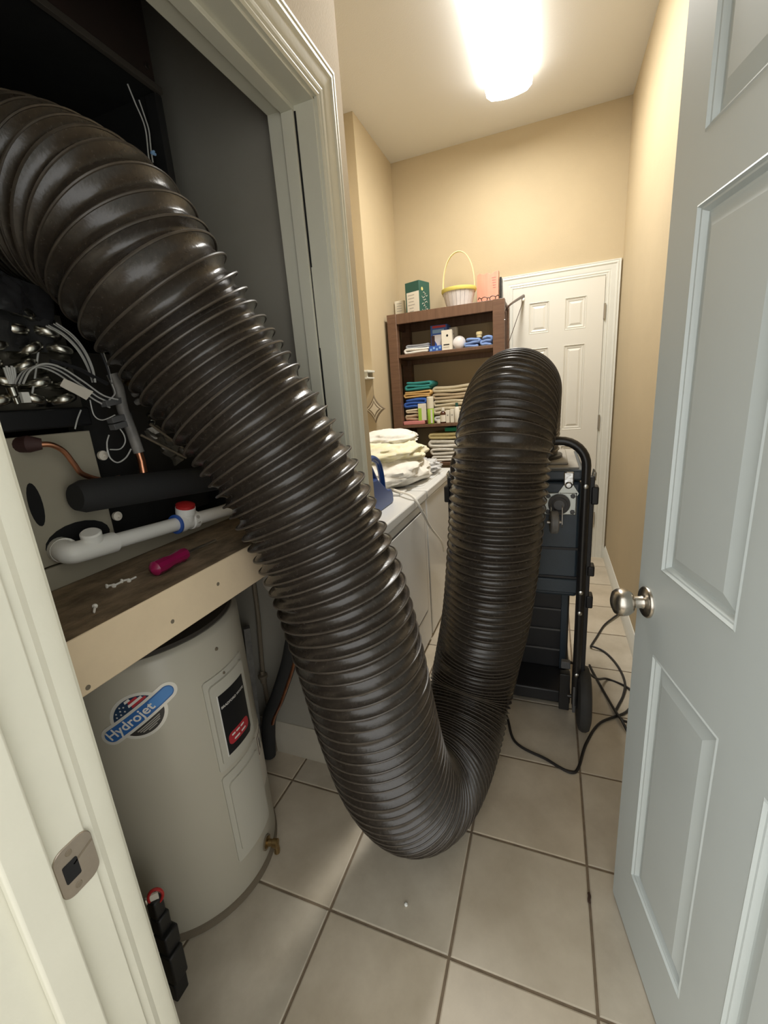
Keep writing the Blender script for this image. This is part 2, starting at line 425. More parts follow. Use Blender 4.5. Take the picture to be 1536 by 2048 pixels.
MB().obox(fn1(-.0005, .897, .0175), LU*.001, LN*.0125, (0, 0, .028)).build('latch_plate', 'brushed_nickel', d1)
for z in (.25, 1.02, 1.80):
    o = fn1(.764, z, .0); MB().cyl(o-Vector((0, 0, .045)), o+Vector((0, 0, .045)), .006, 12).build('hinge', 'brushed_nickel', d1)
# the far door
fn2 = lambda s, z, d: Vector((-.281+s, YF-.016+d, z))
d2 = panel_door('door_2', .608, 2.050, .012, [(.112, .253), (.356, .498)], [(.23, .90), (1.02, 1.628), (1.73, 1.943)], .0155, fn2, 'far_door_white', 'closed white six-panel door at the far end')
for z in (.326, 1.07, 1.825):
    MB().cyl((.3305, YF-.019, z-.05), (.3305, YF-.019, z+.05), .007, 12).build('hinge', 'steel', d2)

# ================================================================== CEILING LIGHT
LX0, LX1, LY0, LY1 = -.397, -.140, 1.86, 3.08
lt = thing('ceiling_light', 'long glowing fluorescent fixture with a curved wraparound lens', 'light', ((LX0+LX1)/2, (LY0+LY1)/2, ZC-.095))
B(LX0+.02, LX1-.02, LY0+.01, LY1-.01, ZC-.03, ZC).build('housing', 'light_metal', lt)
cx = (LX0+LX1)/2; hw = (LX1-LX0)/2
prof = [(-hw+.012, -.018), (-hw, -.026), (-hw+.004, -.055), (-hw+.03, -.078)] + [(-hw+.03+(2*hw-.06)*k/8, -.078-.012*sin(pi*k/8)) for k in range(1, 8)] + [(hw-.03, -.078), (hw-.004, -.055), (hw, -.026), (hw-.012, -.018)]
n = len(prof)
for nm, m_, rng in (('lamp_lens', 'lamp_lens', range(3, n-4)), ('lens_edge', 'lamp_side', [0, 1, 2, n-4, n-3, n-2])):
    mb = MB(); mb.add([(cx+x, y, ZC+z) for y in (LY0, LY1) for x, z in prof], [(i, i+1, n+i+1, n+i) for i in rng]); mb.build(nm, m_, lt, fixn=False)
for y in (LY0, LY1):
    mb = MB(); mb.prism(prof, lambda a, bb, t: (cx+a, t, ZC+bb), y-.003, y+.003); mb.build('end_cap', 'lamp_side', lt)

# ================================================================== SUCTION HOSE
HP = [(-1.40, .60, 1.66, 0.0300), (-1.32, .615, 1.735, 0.0300), (-1.16, .635, 1.785, 0.0300), (-.95, .655, 1.775, 0.0290), (-.785, .672, 1.690, 0.0280), (-.719, .690, 1.590, 0.0300),
      (-.684, .728, 1.500, 0.0310), (-.640, .756, 1.404, 0.0300), (-.587, .780, 1.305, 0.0300), (-.538, .800, 1.195, 0.0300), (-.494, .815, 1.067, 0.0300),
      (-.452, .818, .930, 0.0300), (-.420, .824, .753, 0.0295), (-.398, .842, .55, 0.0290), (-.377, .876, .365, 0.0270), (-.350, .950, .218, 0.0240),
      (-.318, 1.075, .156, 0.0210), (-.290, 1.23, .166, 0.0185), (-.262, 1.37, .260, 0.0175), (-.236, 1.415, .40, 0.0200), (-.205, 1.410, .56, 0.0240), (-.184, 1.40, .72, 0.0260),
      (-.168, 1.395, .888, 0.0270), (-.154, 1.40, 1.06, 0.0260), (-.140, 1.42, 1.19, 0.0220), (-.128, 1.51, 1.295, 0.0185), (-.120, 1.65, 1.335, 0.0180),
      (-.118, 1.785, 1.290, 0.0180), (-.118, 1.855, 1.190, 0.0200), (-.118, 1.87, 1.07, 0.0200)]
HR = .153
def hose():
    pts = smooth_path([p[:3] for p in HP], 24); pit = []
    for i in range(len(HP)-1):
        for k in range(24): pit.append(HP[i][3]+(HP[i+1][3]-HP[i][3])*k/24)
    pit.append(HP[-1][3])
    S = [0.]; T = [0.]
    for i in range(1, len(pts)):
        d = (pts[i]-pts[i-1]).length; S.append(S[-1]+d); T.append(T[-1]+d/((pit[i]+pit[i-1])/2))
    frames = []; up = Vector((0, 1, 0))
    for i in range(len(pts)):
        t = (pts[min(i+1, len(pts)-1)]-pts[max(i-1, 0)]).normalized(); up = (up-t*up.dot(t)).normalized(); frames.append((up.copy(), t.cross(up)))
    import bisect
    def at(turn):
        turn = min(max(turn, 0), T[-1]-1e-6); i = max(1, min(bisect.bisect_right(T, turn), len(T)-1)); u = (turn-T[i-1])/(T[i]-T[i-1])
        a, b_ = frames[i-1], frames[i]
        return pts[i-1].lerp(pts[i], u), a[0].lerp(b_[0], u), a[1].lerp(b_[1], u), pit[i]
    NS, NM = 80, 10; NT = int(T[-1])-1
    root = thing('suction_hose', 'thick black ribbed suction hose looping from closet to floor and up to vacuum', 'hose', (-.315, 1.09, 0))
    off = wloc(root); vs = []; strip = []; srad = []
    nrows = NT*NS
    rnd = random.Random(3); sag = [rnd.uniform(.85, 1.15) for _ in range(NT+3)]
    for j in range(nrows+NS):
        th = 2*pi*(j % NS)/NS; base = j/NS
        for m_ in range(NM):
            t = m_/NM
            c, e1, e2, p = at(base+t)
            dep = min(.0150, p*.50)*sag[int(base) % len(sag)]
            prof_ = 1-abs(2*t-1)**1.85
            r = HR - dep*prof_ + .0014*math.exp(-((t-.62)/.07)**2)
            r += .0018*noise.noise(Vector((base*1.3, th*1.4, t*2)))
            a = th
            vs.append(c+(e1*cos(a)+e2*sin(a))*r-off)
        c, e1, e2, p = at(base); srad.append(min(.0027, p*.085)); strip.append(c+(e1*cos(th)+e2*sin(th))*(HR-.0006))
    fs = []
    for j in range(nrows-1):
        for m_ in range(NM):
            a = j*NM+m_; b_ = (j+1)*NM+m_
            if m_ < NM-1: fs.append((a, b_, b_+1, a+1))
            else: fs.append((a, b_, (j+1+NS)*NM, (j+NS)*NM))
    me = bpy.data.meshes.new('hose_wall'); me.from_pydata(vs, [], fs); me.update(); me.materials.append(M['hose_black'])
    me.polygons.foreach_set('use_smooth', [True]*len(me.polygons)); me.set_sharp_from_angle(angle=radians(50))
    o = bpy.data.objects.new('hose_wall', me); COL.objects.link(o); o.parent = root
    mb = MB(); mb.tube(strip[:nrows], srad[:nrows], 6); q = mb.build('highlight_strip', 'hose_strip', root, fixn=False); q['label'] = 'spiral rib strip coloured lighter as ridge highlights'  # helix added on the crests, its lighter colour standing in for highlight lines
hose()

# ================================================================== WATER HEATER
HX, HY, HRD = -1.018, .73, .243
wh = thing('water_heater', 'short grey round electric water heater under the closet platform', 'water heater', (HX, HY, 0))
MB().lathe([(0, .022), (HRD-.004, .022), (HRD, .03), (HRD, .812), (HRD-.003, .822), (HRD-.012, .830), (0, .834)], (HX, HY, 0), (0, 0, 1), 96).build('tank_jacket', 'heater_grey', wh)
MB().lathe([(0, 0), (HRD-.004, 0), (HRD+.003, .003), (HRD+.003, .022), (HRD-.006, .026), (0, .026)], (HX, HY, 0), (0, 0, 1), 96).build('base_ring', 'rim_brown', wh)
MB().lathe([(0, .834), (HRD-.014, .832), (HRD-.02, .838), (0, .838)], (HX, HY, 0), (0, 0, 1), 64).build('shaded_top', 'heater_dark', wh)  # dark brown disc colours in the shadow under the platform
def wrap(a0, z0, off=0.):
    return lambda s, t, d=0.: Vector((HX+(HRD+off+d)*cos(radians(a0)+s/HRD), HY+(HRD+off+d)*sin(radians(a0)+s/HRD), z0+t))
def curved_plate(poly, fn, d0, d1, inset=0.):       # poly densified so that it hugs the tank; a thin raised plate
    pp = []
    n = len(poly)
    for i in range(n):
        a, b2 = Vector(poly[i]), Vector(poly[(i+1) % n]); k = max(1, int((b2-a).length/.008))
        pp += [a.lerp(b2, q/k) for q in range(k)]
    import bmesh
    bm = bmesh.new(); vv = [bm.verts.new((p.x, p.y, 0)) for p in pp]; bm.faces.new(vv)
    xs = [p.x for p in pp]; x = min(xs)+.008
    while x < max(xs)-.001:
        bmesh.ops.bisect_plane(bm, geom=bm.verts[:]+bm.edges[:]+bm.faces[:], plane_co=(x, 0, 0), plane_no=(1, 0, 0)); x += .012
    bm.verts.index_update(); mb = MB()
    outer = [fn(v.co.x, v.co.y, d1) for v in bm.verts]
    mb.add(outer, [tuple(v.index for v in f.verts) for f in bm.faces])
    bnd = [e for e in bm.edges if len(e.link_faces) == 1]
    for e in bnd:
        a, b2 = e.verts; mb.add([fn(a.co.x, a.co.y, d1), fn(b2.co.x, b2.co.y, d1), fn(b2.co.x, b2.co.y, d0), fn(a.co.x, a.co.y, d0)], [(0, 1, 2, 3)])
    bm.free()
    return mb
def rr(w, h, r): return rrect(w, h, r, 4)
# access panels (raised, with a stepped border)
A0 = 3.0
fa = wrap(A0, 0)
def panel(z0, z1, wd, nm='access_panel'):
    h = z1-z0; f0 = wrap(A0, (z0+z1)/2)
    p = curved_plate(rr(wd, h, .008), f0, -.001, .004).build(nm, 'heater_panel', wh, angle=30)
    return p, f0
p1, f1 = panel(.442, .712, .150)
curved_plate(rr(.128, .235, .010), f1, .003, .010).build('raised_face', 'heater_panel', p1, angle=30)
lab = curved_plate([(-.046, -.098), (.040, -.098), (.048, -.085), (.048, .082), (-.046, .082)], f1, .0095, .0106).build('label', 'label_black', p1, angle=30); lab['label'] = 'black and red maker label with white lettering'
wl = curved_plate([(-.0495, -.100), (-.0465, -.100), (-.0465, .084), (-.0495, .084)], f1, .0095, .0104).build('label_edge', 'sticker_white', p1)
vs, fs = text_mesh('BRADFORD WHITE', .0100)
MB().add([f1(v.x+.0, v.y+.045, .0111) for v in vs], fs).build('lettering', 'sticker_white', p1, smooth=False, fixn=False)
curved_plate([(a, b2*1.0-.058) for a, b2 in rr(.078, .036, .014)], f1, .0100, .0112).build('label_badge', 'sticker_red', p1)
for k, (s0, wd_, t0) in enumerate(((-.022, .012, -.050), (-.006, .014, -.050), (.012, .014, -.050), (-.012, .020, -.066), (.014, .018, -.066))):
    curved_plate([(s0+a, t0+b2) for a, b2 in rr(wd_, .005, .002)], f1, .0108, .0116).build('label_mark', 'sticker_white', p1, smooth=False)
for s_, z_ in ((-.0, .126),):
    MB().lathe([(.004, 0), (.003, .003), (0, .0035)], f1(s_-.01, z_, .004), (1, 0, 0), 10).build('screw', 'rim_brown', p1)
p2, f2 = panel(.135, .425, .150)
curved_plate(rr(.122, .235, .012), f2, .003, .009).build('raised_face', 'heater_panel', p2, angle=30)
MB().lathe([(.005, 0), (.004, .003), (0, .0035)], wrap(-.5, .775)(0, 0, 0), (1, 0, 0), 10).build('screw', 'rim_brown', wh)
# paper warning label further round the tank
f3 = wrap(31, .33)
lb = curved_plate(rr(.075, .19, .004), f3, -.001, .0008).build('warning_label', 'label_paper', wh); lb['label'] = 'pale paper warning label'
curved_plate([(a, b2+.045) for a, b2 in [(-.03, -.03), (.03, -.03), (.03, .03), (-.03, .03)]], f3, .0006, .0014).build('label_frame', 'rubber_brown', lb)
curved_plate([(a, b2+.045) for a, b2 in [(-.027, -.027), (.027, -.027), (.027, .027), (-.027, .027)]], f3, .0012, .0018).build('label_field', 'label_paper', lb)
for s_ in (-.013, .013):
    curved_plate([(s_+a, b2+.045) for a, b2 in [(-.005, -.018), (.005, -.018), (.005, .018), (-.005, .018)]], f3, .0016, .0022).build('label_mark', 'label_black', lb, smooth=False)
# round sticker with diagonal band
fs_ = wrap(-47.5, .702)
ang = radians(30)
def rot(a, b2): return (1.1*(a*cos(ang)-b2*sin(ang)), 1.1*(a*sin(ang)+b2*cos(ang)))
circ = lambda r, n=40: [(r*cos(2*pi*k/n), r*sin(2*pi*k/n)) for k in range(n)]
st = curved_plate(circ(.0590), fs_, -.001, .0007).build('round_sticker', 'sticker_silver', wh); st['label'] = 'round flag sticker with a blue diagonal band'
band = [rot(a, b2) for a, b2 in rrect(.174, .043, .0214, 10)]
curved_plate(band, fs_, -.001, .0009).build('band_border', 'sticker_silver', st)
def half(r, sgn, off):
    out = []
    a0 = math.asin(off/r)
    for k in range(25):
        a = a0+(pi-2*a0)*k/24; out.append(rot(r*cos(a), sgn*r*sin(a)))
    return out
curved_plate(half(.0465, 1, .021), fs_, .0004, .0011).build('flag_field', 'sticker_navy', st)
curved_plate(half(.0465, -1, .021), fs_, .0004, .0011).build('text_field', 'sticker_dark', st)
for k in range(4):        # stripes on the right part of the flag
    y0 = .0225+k*.0055; y1 = y0+.0055; x1 = sqrt(max(.0, .0463**2-y1**2)); x0 = .004-.004*(k % 2)
    if x1 > x0: curved_plate([rot(x0, y0), rot(x1, y0), rot(x1, y1), rot(x0+.002, y1)], fs_, .0010, .0014).build('stripe', ('sticker_red', 'sticker_white')[k % 2], st, smooth=False)
for sx, sy in ((-.030, .026), (-.020, .026), (-.010, .027), (-.026, .033), (-.016, .033), (-.006, .036), (-.012, .040)):
    star = []
    for k in range(10): r = .0026 if k % 2 == 0 else .0011; star.append((sx+r*cos(pi/2+k*pi/5), sy+r*sin(pi/2+k*pi/5)))
    mb = MB(); mb.add([fs_(*rot(a, b2), .0015) for a, b2 in star]+[fs_(*rot(sx, sy), .0015)], [(k, (k+1) % 10, 10) for k in range(10)]); mb.build('star', 'sticker_white', st, smooth=False)
for k in range(4):
    yy = -.0265-k*.0042; x1 = sqrt(.044**2-yy*yy)*(.75 if k < 3 else .5)
    curved_plate([rot(-x1, yy-.0011), rot(x1, yy-.0011), rot(x1, yy+.0011), rot(-x1, yy+.0011)], fs_, .0010, .0014).build('fine_print', 'print_grey', st, smooth=False)
curved_plate([rot(a, b2) for a, b2 in rrect(.160, .029, .0144, 10)], fs_, .0006, .0014).build('blue_band', 'sticker_blue', st)
curved_plate([rot(a+.052, b2) for a, b2 in rrect(.052, .0235, .0115, 8)], fs_, .0012, .0017).build('band_pale_end', 'sticker_lightblue', st)  # paler blue end of the band
vs, fs = text_mesh('Hydrojet', .030)
MB().add([fs_(*rot(v.x*.98-.021, v.y+.001), .0019) for v in vs], fs).build('lettering', 'sticker_white', st, smooth=False, fixn=False)
# drain valve
vo = wrap(11, .075)(0, 0, 0); vd = Vector((cos(radians(11)), sin(radians(11)), 0))
dv = MB().lathe([(.017, -.003), (.017, .006), (.010, .008), (.010, .020), (.013, .022), (.013, .036), (.009, .038), (0, .038)], vo, vd, 20).build('drain_valve', 'brass', wh)
MB().lathe([(.022, 0), (.022, .003), (.018, .003)], vo, vd, 20).build('escutcheon', 'rim_brown', dv)
MB().tube([vo+vd*.03, vo+vd*.032-Vector((0, 0, .02)), vo+vd*.03-Vector((0, 0, .035))], .009, 10).build('spout', 'brass', dv)

# ================================================================== PLATFORM
ZP = 1.040
XP = -.662
pf = thing('equipment_platform', 'plywood closet platform with a cream painted front board above the water heater', 'platform', (-1.1, .70, ZP-.1))
B(XCB+.002, XP-.002, YD1+.002, 1.164, ZP-.018, ZP).build('plywood_deck', 'plywood', pf, smooth=False)
b = MB(); b.box(XP-.036, XP, YD1+.03, 1.164, ZP-.097, ZP-.0002)
fo = b.build('front_board', 'fascia_cream', pf, bevel=.003); fo['label'] = 'cream painted front board with screw heads'
for v in ((345, 1243), (436, 1168), (176, 1375)):
    p = PX(*v, XP); MB().lathe([(.0042, -.002), (.0042, .0004), (.002, .0008), (0, .0003)], p, (1, 0, 0), 12).build('screw', 'rim_brown', fo)
for y in (YD1+.004, 1.126): B(XCB+.01, XP-.04, y, y+.036, ZP-.107, ZP-.019).build('ledger', 'rim_brown', pf, smooth=False)
# things lying on the plywood
sd = [PZ(305, 1140, ZP+.016), PZ(372, 1106, ZP+.016)]; dirv = (sd[1]-sd[0]).normalized(); L = (sd[1]-sd[0]).length
sw = thing('screwdriver', 'pink clear-handled screwdriver lying on the plywood', 'screwdriver', sd[0]-Vector((0, 0, .016)))
MB().lathe([(0, -.004), (.010, 0), (.0155, .006), (.0155, L*.35), (.0125, L*.5), (.013, L*.7), (.0155, L*.85), (.013, L*.97), (.007, L)], sd[0], dirv, 10).build('handle', 'pink_plastic', sw)
e = sd[1]+dirv*.10; e.z = ZP+.010
MB().tube([sd[1]-dirv*.01, e], .0035, 8).build('shaft', 'steel', sw)
def loose_screw(u0, v0, u1, v1, label, grp=None):
    a = PZ(u0, v0, ZP+.0035); c = PZ(u1, v1, ZP+.002); d = (c-a); L_ = d.length
    t = thing('loose_screw', label, 'screw', a-Vector((0, 0, .0035)), grp)
    MB().lathe([(0, -.001), (.0045, 0), (.0045, .002), (.002, .005), (.002, L_*.9), (0, L_)], a, d, 10).build('shank', 'cord_white', t)
for k in range(4):
    u0 = 212+k*15; v0 = 1175-k*5.2
    loose_screw(u0, v0-2+(k % 2)*4, u0+16, v0-6, 'small pale screw in a row lying on the plywood', 'row of loose screws on the plywood')
loose_screw(190, 1212, 188, 1226, 'single pale wall anchor lying near the plywood edge')
# ================================================================== AIR HANDLER
AX, AY0, AY1 = -.905, .405, 1.012
ah = thing('air_handler', 'open air handler cabinet with bare coil and wires on the closet platform', 'air handler', (-1.2, .71, ZP))
b = MB(); b.box(-1.46, -1.445, AY0, AY1, ZP, 2.12); b.box(-1.46, AX, AY1-.012, AY1, ZP, 2.12); b.box(-1.46, AX, AY0, AY0+.012, ZP, 2.12); b.box(-1.46, AX, AY0, AY1, 2.108, 2.12)
b.build('cabinet_shell', 'cabinet_black', ah, smooth=False)
b = B(AX-.002, AX+.010, AY0, AY1, ZP, ZP+.045); b.build('base_rail', 'cabinet_grey', ah, bevel=.002)
b = B(AX-.02, AX+.004, AY0, .632, ZP+.047, 1.335); lp = b.build('front_panel', 'cabinet_grey', ah, bevel=.002)
b = B(AX-.03, AX+.008, AY0, .640, 1.345, 1.382); b.build('drain_pan', 'black_plastic', ah, bevel=.004)
b = B(AX-.004, AX+.008, AY0, AY1, 2.104, 2.118); b.build('top_flange', 'heater_dark', ah, bevel=.001)
b = B(AX-.03, AX+.002, AY1-.022, AY1, ZP, 2.10); b.build('side_flange', 'cabinet_black', ah, bevel=.001)
B(-1.45, AX-.002, AY0+.01, AY1-.01, 2.122, 3.02).build('plenum', 'plenum_brown', ah, smooth=False)
b = B(AX-.08, AX-.06, .632, AY1-.02, ZP+.045, 1.50); b.build('inner_divider', 'cabinet_black', ah, smooth=False)
# holes in the lower panel
for (u, v, a_, b_) in ((72, 1010, .012, .042), (160, 1078, .066, .036)):
    p = PX(u, v, AX+.005); mb = MB(); mb.prism([(a_*cos(2*pi*k/20), b_*sin(2*pi*k/20)) for k in range(20)], lambda a, c, t: (AX+.004+t, p.y+a, p.z+c), 0, .0012); mb.build('knockout', 'black_hole', lp, smooth=False)
# coil: end plate and return bends
B(AX-.022, AX-.012, .46, .640, 1.383, 1.56).build('coil_plate', 'foil_dusty', ah, smooth=False)
cb = []
for row in range(6):
    for col in range(3):
        y = .480+col*.056+(.018 if row % 2 else 0); z = 1.400+row*.030
        if col == 2 and row > 4: continue
        ptsb = []
        aa = radians(random.choice((0, 14, -12, 24)))
        for k in range(9):
            t = pi*k/8; q = -.021*cos(t)
            ptsb.append((AX-.012+.034*sin(t), y+q*cos(aa), z+q*sin(aa)))
        MB().tube(smooth_path(ptsb, 2), .0094, 12).build('return_bend', 'coil_metal', ah, fixn=False)
# crumpled black insulation at upper left
def sheet(name, m, corners, nu, nv, amp, freq, seed, parent, thick=.004):
    c = [Vector(p) for p in corners]; nrm = (c[1]-c[0]).cross(c[3]-c[0]).normalized(); vs = []; fs = []
    for sd_ in (0, 1):
        for i in range(nu+1):
            for j in range(nv+1):
                u, v = i/nu, j/nv; p = (c[0].lerp(c[1], u)).lerp(c[3].lerp(c[2], u), v)
                d = amp*noise.fractal(Vector((u*freq, v*freq*2, seed)), 1, 2, 4)+amp*.7*sin(v*freq*4+u*3)
                vs.append(p+nrm*(d-thick*sd_))
    W = (nu+1)*(nv+1)
    for i in range(nu):
        for j in range(nv):
            a = i*(nv+1)+j; q = (a, a+nv+1, a+nv+2, a+1); fs.append(q); fs.append(tuple(W+k for k in reversed(q)))
    return MB().add(vs, fs).build(name, m, parent, fixn=False)
sheet('insulation_wrap', 'foil_black', [PX(-60, 600, AX+.05), PX(-60, 520, AX+.05), PX(105, 585, AX+.01), PX(100, 648, AX+.01)], 20, 30, .007, 2.2, 1., ah)
sheet('insulation_wrap', 'rubber', [PX(-60, 700, AX+.03), PX(-60, 600, AX+.03), PX(110, 640, AX), PX(95, 705, AX)], 16, 20, .008, 2.5, 5., ah)
# wires
def wire(px, X, r=.0016, m='wire_grey', par=None, n=6, nm='wire'):
    pts = [PX(u, v, X if not isinstance(X, list) else X[i]) for i, (u, v) in enumerate(px)]
    MB().tube(smooth_path(pts, n), r, 6).build(nm, m, par or ah, fixn=False)
for k in range(5):
    o = k*5; wire([(92+o, 652-o*.3), (125+o, 670), (155+o*.7, 700), (175+o*.5, 735), (185+o*.3, 765)], AX+.03+.004*k, .0012 if k % 2 else .0017, 'wire_grey' if k != 2 else 'wire_dark')
for k in range(5):
    o = k*4; wire([(30+o, 768), (45+o, 745-o*.3), (75+o, 734-o*.4), (110+o, 745-o*.5), (150+o, 772-o*.6), (190+o, 800-o*.6), (220+o, 815-o)], AX+.035+.004*k, .0012 if k % 2 else .0018, 'wire_grey' if k not in (1, 3) else 'wire_dark')
wire([(100, 722), (150, 735), (190, 755), (215, 768)], AX+.045, .004, 'wire_dark')
wire([(195, 690), (212, 730), (222, 760)], AX+.04, .003, 'wire_dark'); wire([(205, 700), (214, 725), (224, 765)], AX+.042, .0012)
wire([(180, 800), (188, 830), (205, 840), (230, 830)], AX+.05, .0012); wire([(224, 768), (230, 785), (224, 795), (218, 800)], AX+.05, .0015)
wire([(215, 905), (214, 885), (218, 870)], AX+.04, .0014); wire([(214, 895), (220, 915), (235, 925), (252, 915), (262, 898)], AX+.04, .0016)
wire([(220, 899), (240, 898), (250, 885), (248, 870), (238, 855)], AX+.04, .0014); wire([(78, 690), (72, 740), (64, 790)], AX+.02, .0018)
wire([(162, 820), (155, 838), (150, 858)], AX+.02, .0015)
# bundle of bell ends at the distributor (left)
for k in range(5):
    wire([(8+k*5, 735-(k % 2)*3), (14+k*4, 752), (20+k*2, 768)], AX+.03, .0022, 'wire_grey', nm='distributor_tube')
p = PX(22, 775, AX+.03); MB().lathe([(.008, 0), (.008, .014), (.0045, .018), (.0045, .028)], p, (0, .1, -1), 12).build('distributor', 'coil_metal', ah)
p = PX(50, 795, AX+.03); MB().obox(p, (.004, 0, 0), (0, .006, 0), (0, 0, .009)).build('connector', 'pvc', ah)
# paper tag on the wires
c0, c1, c2, c3 = PX(120, 772, AX+.062), PX(128, 757, AX+.062), PX(186, 783, AX+.064), PX(173, 800, AX+.064)
tg = sheet('paper_tag', 'label_paper', [c0, c1, c2, c3], 4, 4, .001, 2, 3., ah, .0006); tg['label'] = 'curled pale paper tag'
# suction line with fittings
pts = smooth_path([PX(224, 748, AX+.035), PX(236, 775, AX+.038), PX(246, 820, AX+.040), PX(262, 860, AX+.042), PX(278, 905, AX+.044)], 6)
MB().tube(pts, .0115, 14).build('suction_pipe', 'pipe_grey', ah, fixn=False)
MB().tube([PX(276, 900, AX+.044), PX(283, 922, AX+.044), PX(287, 945, AX+.044)], .0085, 14).build('copper_stub', 'copper', ah, fixn=False)
for v in (803, 835, 848):
    q = PX(240+(v-800)*.35, v, AX+.04); MB().obox(q+Vector((0, -.016, 0)), (.009, 0, 0), (0, .024, .004), (0, -.001, .006)).build('pipe_bracket', 'grey_plastic', ah, bevel=.001)
for (u, v) in ((253, 768), (266, 790), (272, 806), (296, 832), (300, 848)):
    q = PX(u, v, AX+.03); MB().lathe([(.006, 0), (.007, .004), (.007, .010), (.003, .014), (0, .014)], q, (1, .3, .5), 10).build('valve_cap', random.choice(('brass', 'coil_metal', 'pipe_grey')), ah)
sheet('foil_tape', 'foil_dusty', [PX(288, 862, AX+.03), PX(312, 850, AX+.03), PX(376, 910, AX+.04), PX(352, 932, AX+.04)], 12, 12, .008, 3.5, 9., ah)
for u0, v0, u1, v1 in ((282, 870, 372, 916), (300, 848, 366, 896)):
    MB().tube([PX(u0, v0, AX+.045), PX(u1, v1, AX+.045)], .0028, 8).build('bracket_rod', 'rim_brown', ah)
for v in ((202, 911), (231, 1032)):
    q = PX(*v, AX+.02); MB().lathe([(.009, 0), (.010, .003), (.010, .008), (.004, .010), (.003, .006), (0, .006)], q, (1, 0, 0), 16).build('rubber_plug', 'label_paper', ah)
# liquid line from the panel: rubber grommet and copper
MB().tube([PX(38, 890, AX), PX(58, 888, AX+.02), PX(84, 888, AX+.03)], [.014, .0155, .010], 14).build('grommet', 'rubber_brown', ah, fixn=False)
MB().tube(smooth_path([PX(80, 889, AX+.03), PX(104, 890, AX+.035), PX(128, 903, AX+.036), PX(148, 928, AX+.036), PX(165, 948, AX+.034), PX(205, 960, AX+.03), PX(240, 955, AX+.03)], 6), .0052, 10).build('liquid_line', 'copper', ah, fixn=False)
# low-voltage wires at the upper flange
for k, px in enumerate(([(255, 168), (270, 205), (290, 255), (297, 312), (301, 322)], [(278, 200), (290, 235), (298, 262), (302, 300), (306, 325)])):
    wire(px, AX+.015, .0016, 'wire_grey', nm='thermostat_wire')
q = PX(293, 133, AX+.003); MB().lathe([(.006, 0), (.005, .004), (0, .005)], q, (1, 0, 0), 10).build('screw', 'steel', ah)
wire([(308, 303), (303, 306), (311, 309)], AX+.018, .003, 'card_lightblue', nm='wire_nut')
# foam insulated line, a thing of its own running along the front
fi = thing('pipe_insulation', 'black foam pipe insulation running across the front of the air handler', 'pipe', PX(280, 1000, AX+.06))
pa, pb = PX(150, 995, AX+.046), PX(450, 953, AX+.046)
MB().tube([pa, pa.lerp(pb, .04), pa.lerp(pb, .5), pb], [.026, .0325, .0335, .034], 24).build('foam_sleeve', 'rubber', fi, fixn=False)
# ================================================================== PVC DRAIN
pv = thing('drain_pipe', 'white PVC condensate drain pipe with a red-capped tee', 'pipe', PX(280, 1075, AX+.06))
XV = AX+.052
a, c = PX(205, 1090, XV), PX(457, 1019, XV)
MB().tube([a, c], .0165, 20).build('pipe_run', 'pvc', pv, fixn=False)
el = smooth_path([PX(122, 1098, AX-.005), PX(124, 1099, AX+.02), PX(140, 1106, XV-.006), PX(170, 1100, XV), PX(228, 1084, XV)], 6)
MB().tube(el, .0215, 20).build('elbow', 'pvc', pv, fixn=False)
MB().tube([PX(119, 1098, AX), PX(130, 1101, AX+.028)], .0245, 20).build('collar', 'pvc', pv, fixn=False)
q = PX(183, 1073, XV+.004); MB().lathe([(.016, -.012), (.019, -.010), (.019, .008), (.016, .011), (0, .011)], q, (.3, -.2, 1), 20).build('end_cap', 'pvc', pv)
d_ = (c-a).normalized(); q = PX(372, 1043, XV)
MB().lathe([(.0165, -.030), (.0235, -.029), (.0235, -.012), (.0205, -.010), (.0205, .010), (.0235, .012), (.0235, .030), (.0165, .031)], q, d_, 24).build('tee', 'pvc', pv)
te = MB().lathe([(.0205, 0), (.0205, .022), (.0235, .024), (.0235, .040), (.018, .041)], q, Vector((.25, -.05, 1)), 24).build('tee_socket', 'pvc', pv)
MB().lathe([(.018, .036), (.0225, .040), (.0225, .047), (.016, .050), (.006, .052), (0, .052)], q, Vector((.25, -.05, 1)), 24).build('red_cap', 'red_plastic', pv)
for k in (-1, 1):
    MB().lathe([(.0048, 0), (.0048, .0008), (0, .0008)], q+d_*.020+Vector((.022, 0, .0065*k+.002)), (1, -.1, .3), 10).build('print_dot', 'print_grey', pv)
MB().lathe([(.0240, -.0335), (.0240, -.029)], q, d_, 24).build('primer_ring', 'card_blue', pv)

# ================================================================== CLOSET CORNER LINES
rl = thing('refrigerant_line', 'black insulated refrigerant line with bare copper beside the water heater', 'pipe', PY(535, 1470, 1.12))
pts = smooth_path([PY(595, 1240, .99), PY(585, 1290, 1.02), PY(575, 1335, 1.05), PY(555, 1395, 1.08), PY(538, 1440, 1.11), Vector((PY(530, 1460, 1.11).x, 1.11, .02))], 6)
MB().tube(pts, .026, 16).build('foam_sleeve', 'rubber', rl, fixn=False)
MB().tube([p+Vector((.026, -.014, 0)) for p in pts[:-6]], .006, 10).build('copper_tube', 'copper', rl, fixn=False)
b = thing('copper_riser', 'thin brown copper riser against the grey closet end wall', 'pipe', PY(530, 1480, 1.152))
MB().tube(smooth_path([PY(505, 1150, 1.15), PY(516, 1230, 1.15), PY(521, 1290, 1.15), PY(528, 1360, 1.15), Vector((PY(528, 1360, 1.15).x, 1.148, .004))], 5), .008, 10).build('tube', 'rim_brown', b, fixn=False)
q = PY(526, 1355, 1.145); MB().lathe([(.012, -.02), (.012, .0), (.018, .002), (.018, .012), (.008, .014), (.008, .03)], q, (0, 0, 1), 12).build('valve', 'rim_brown', b)
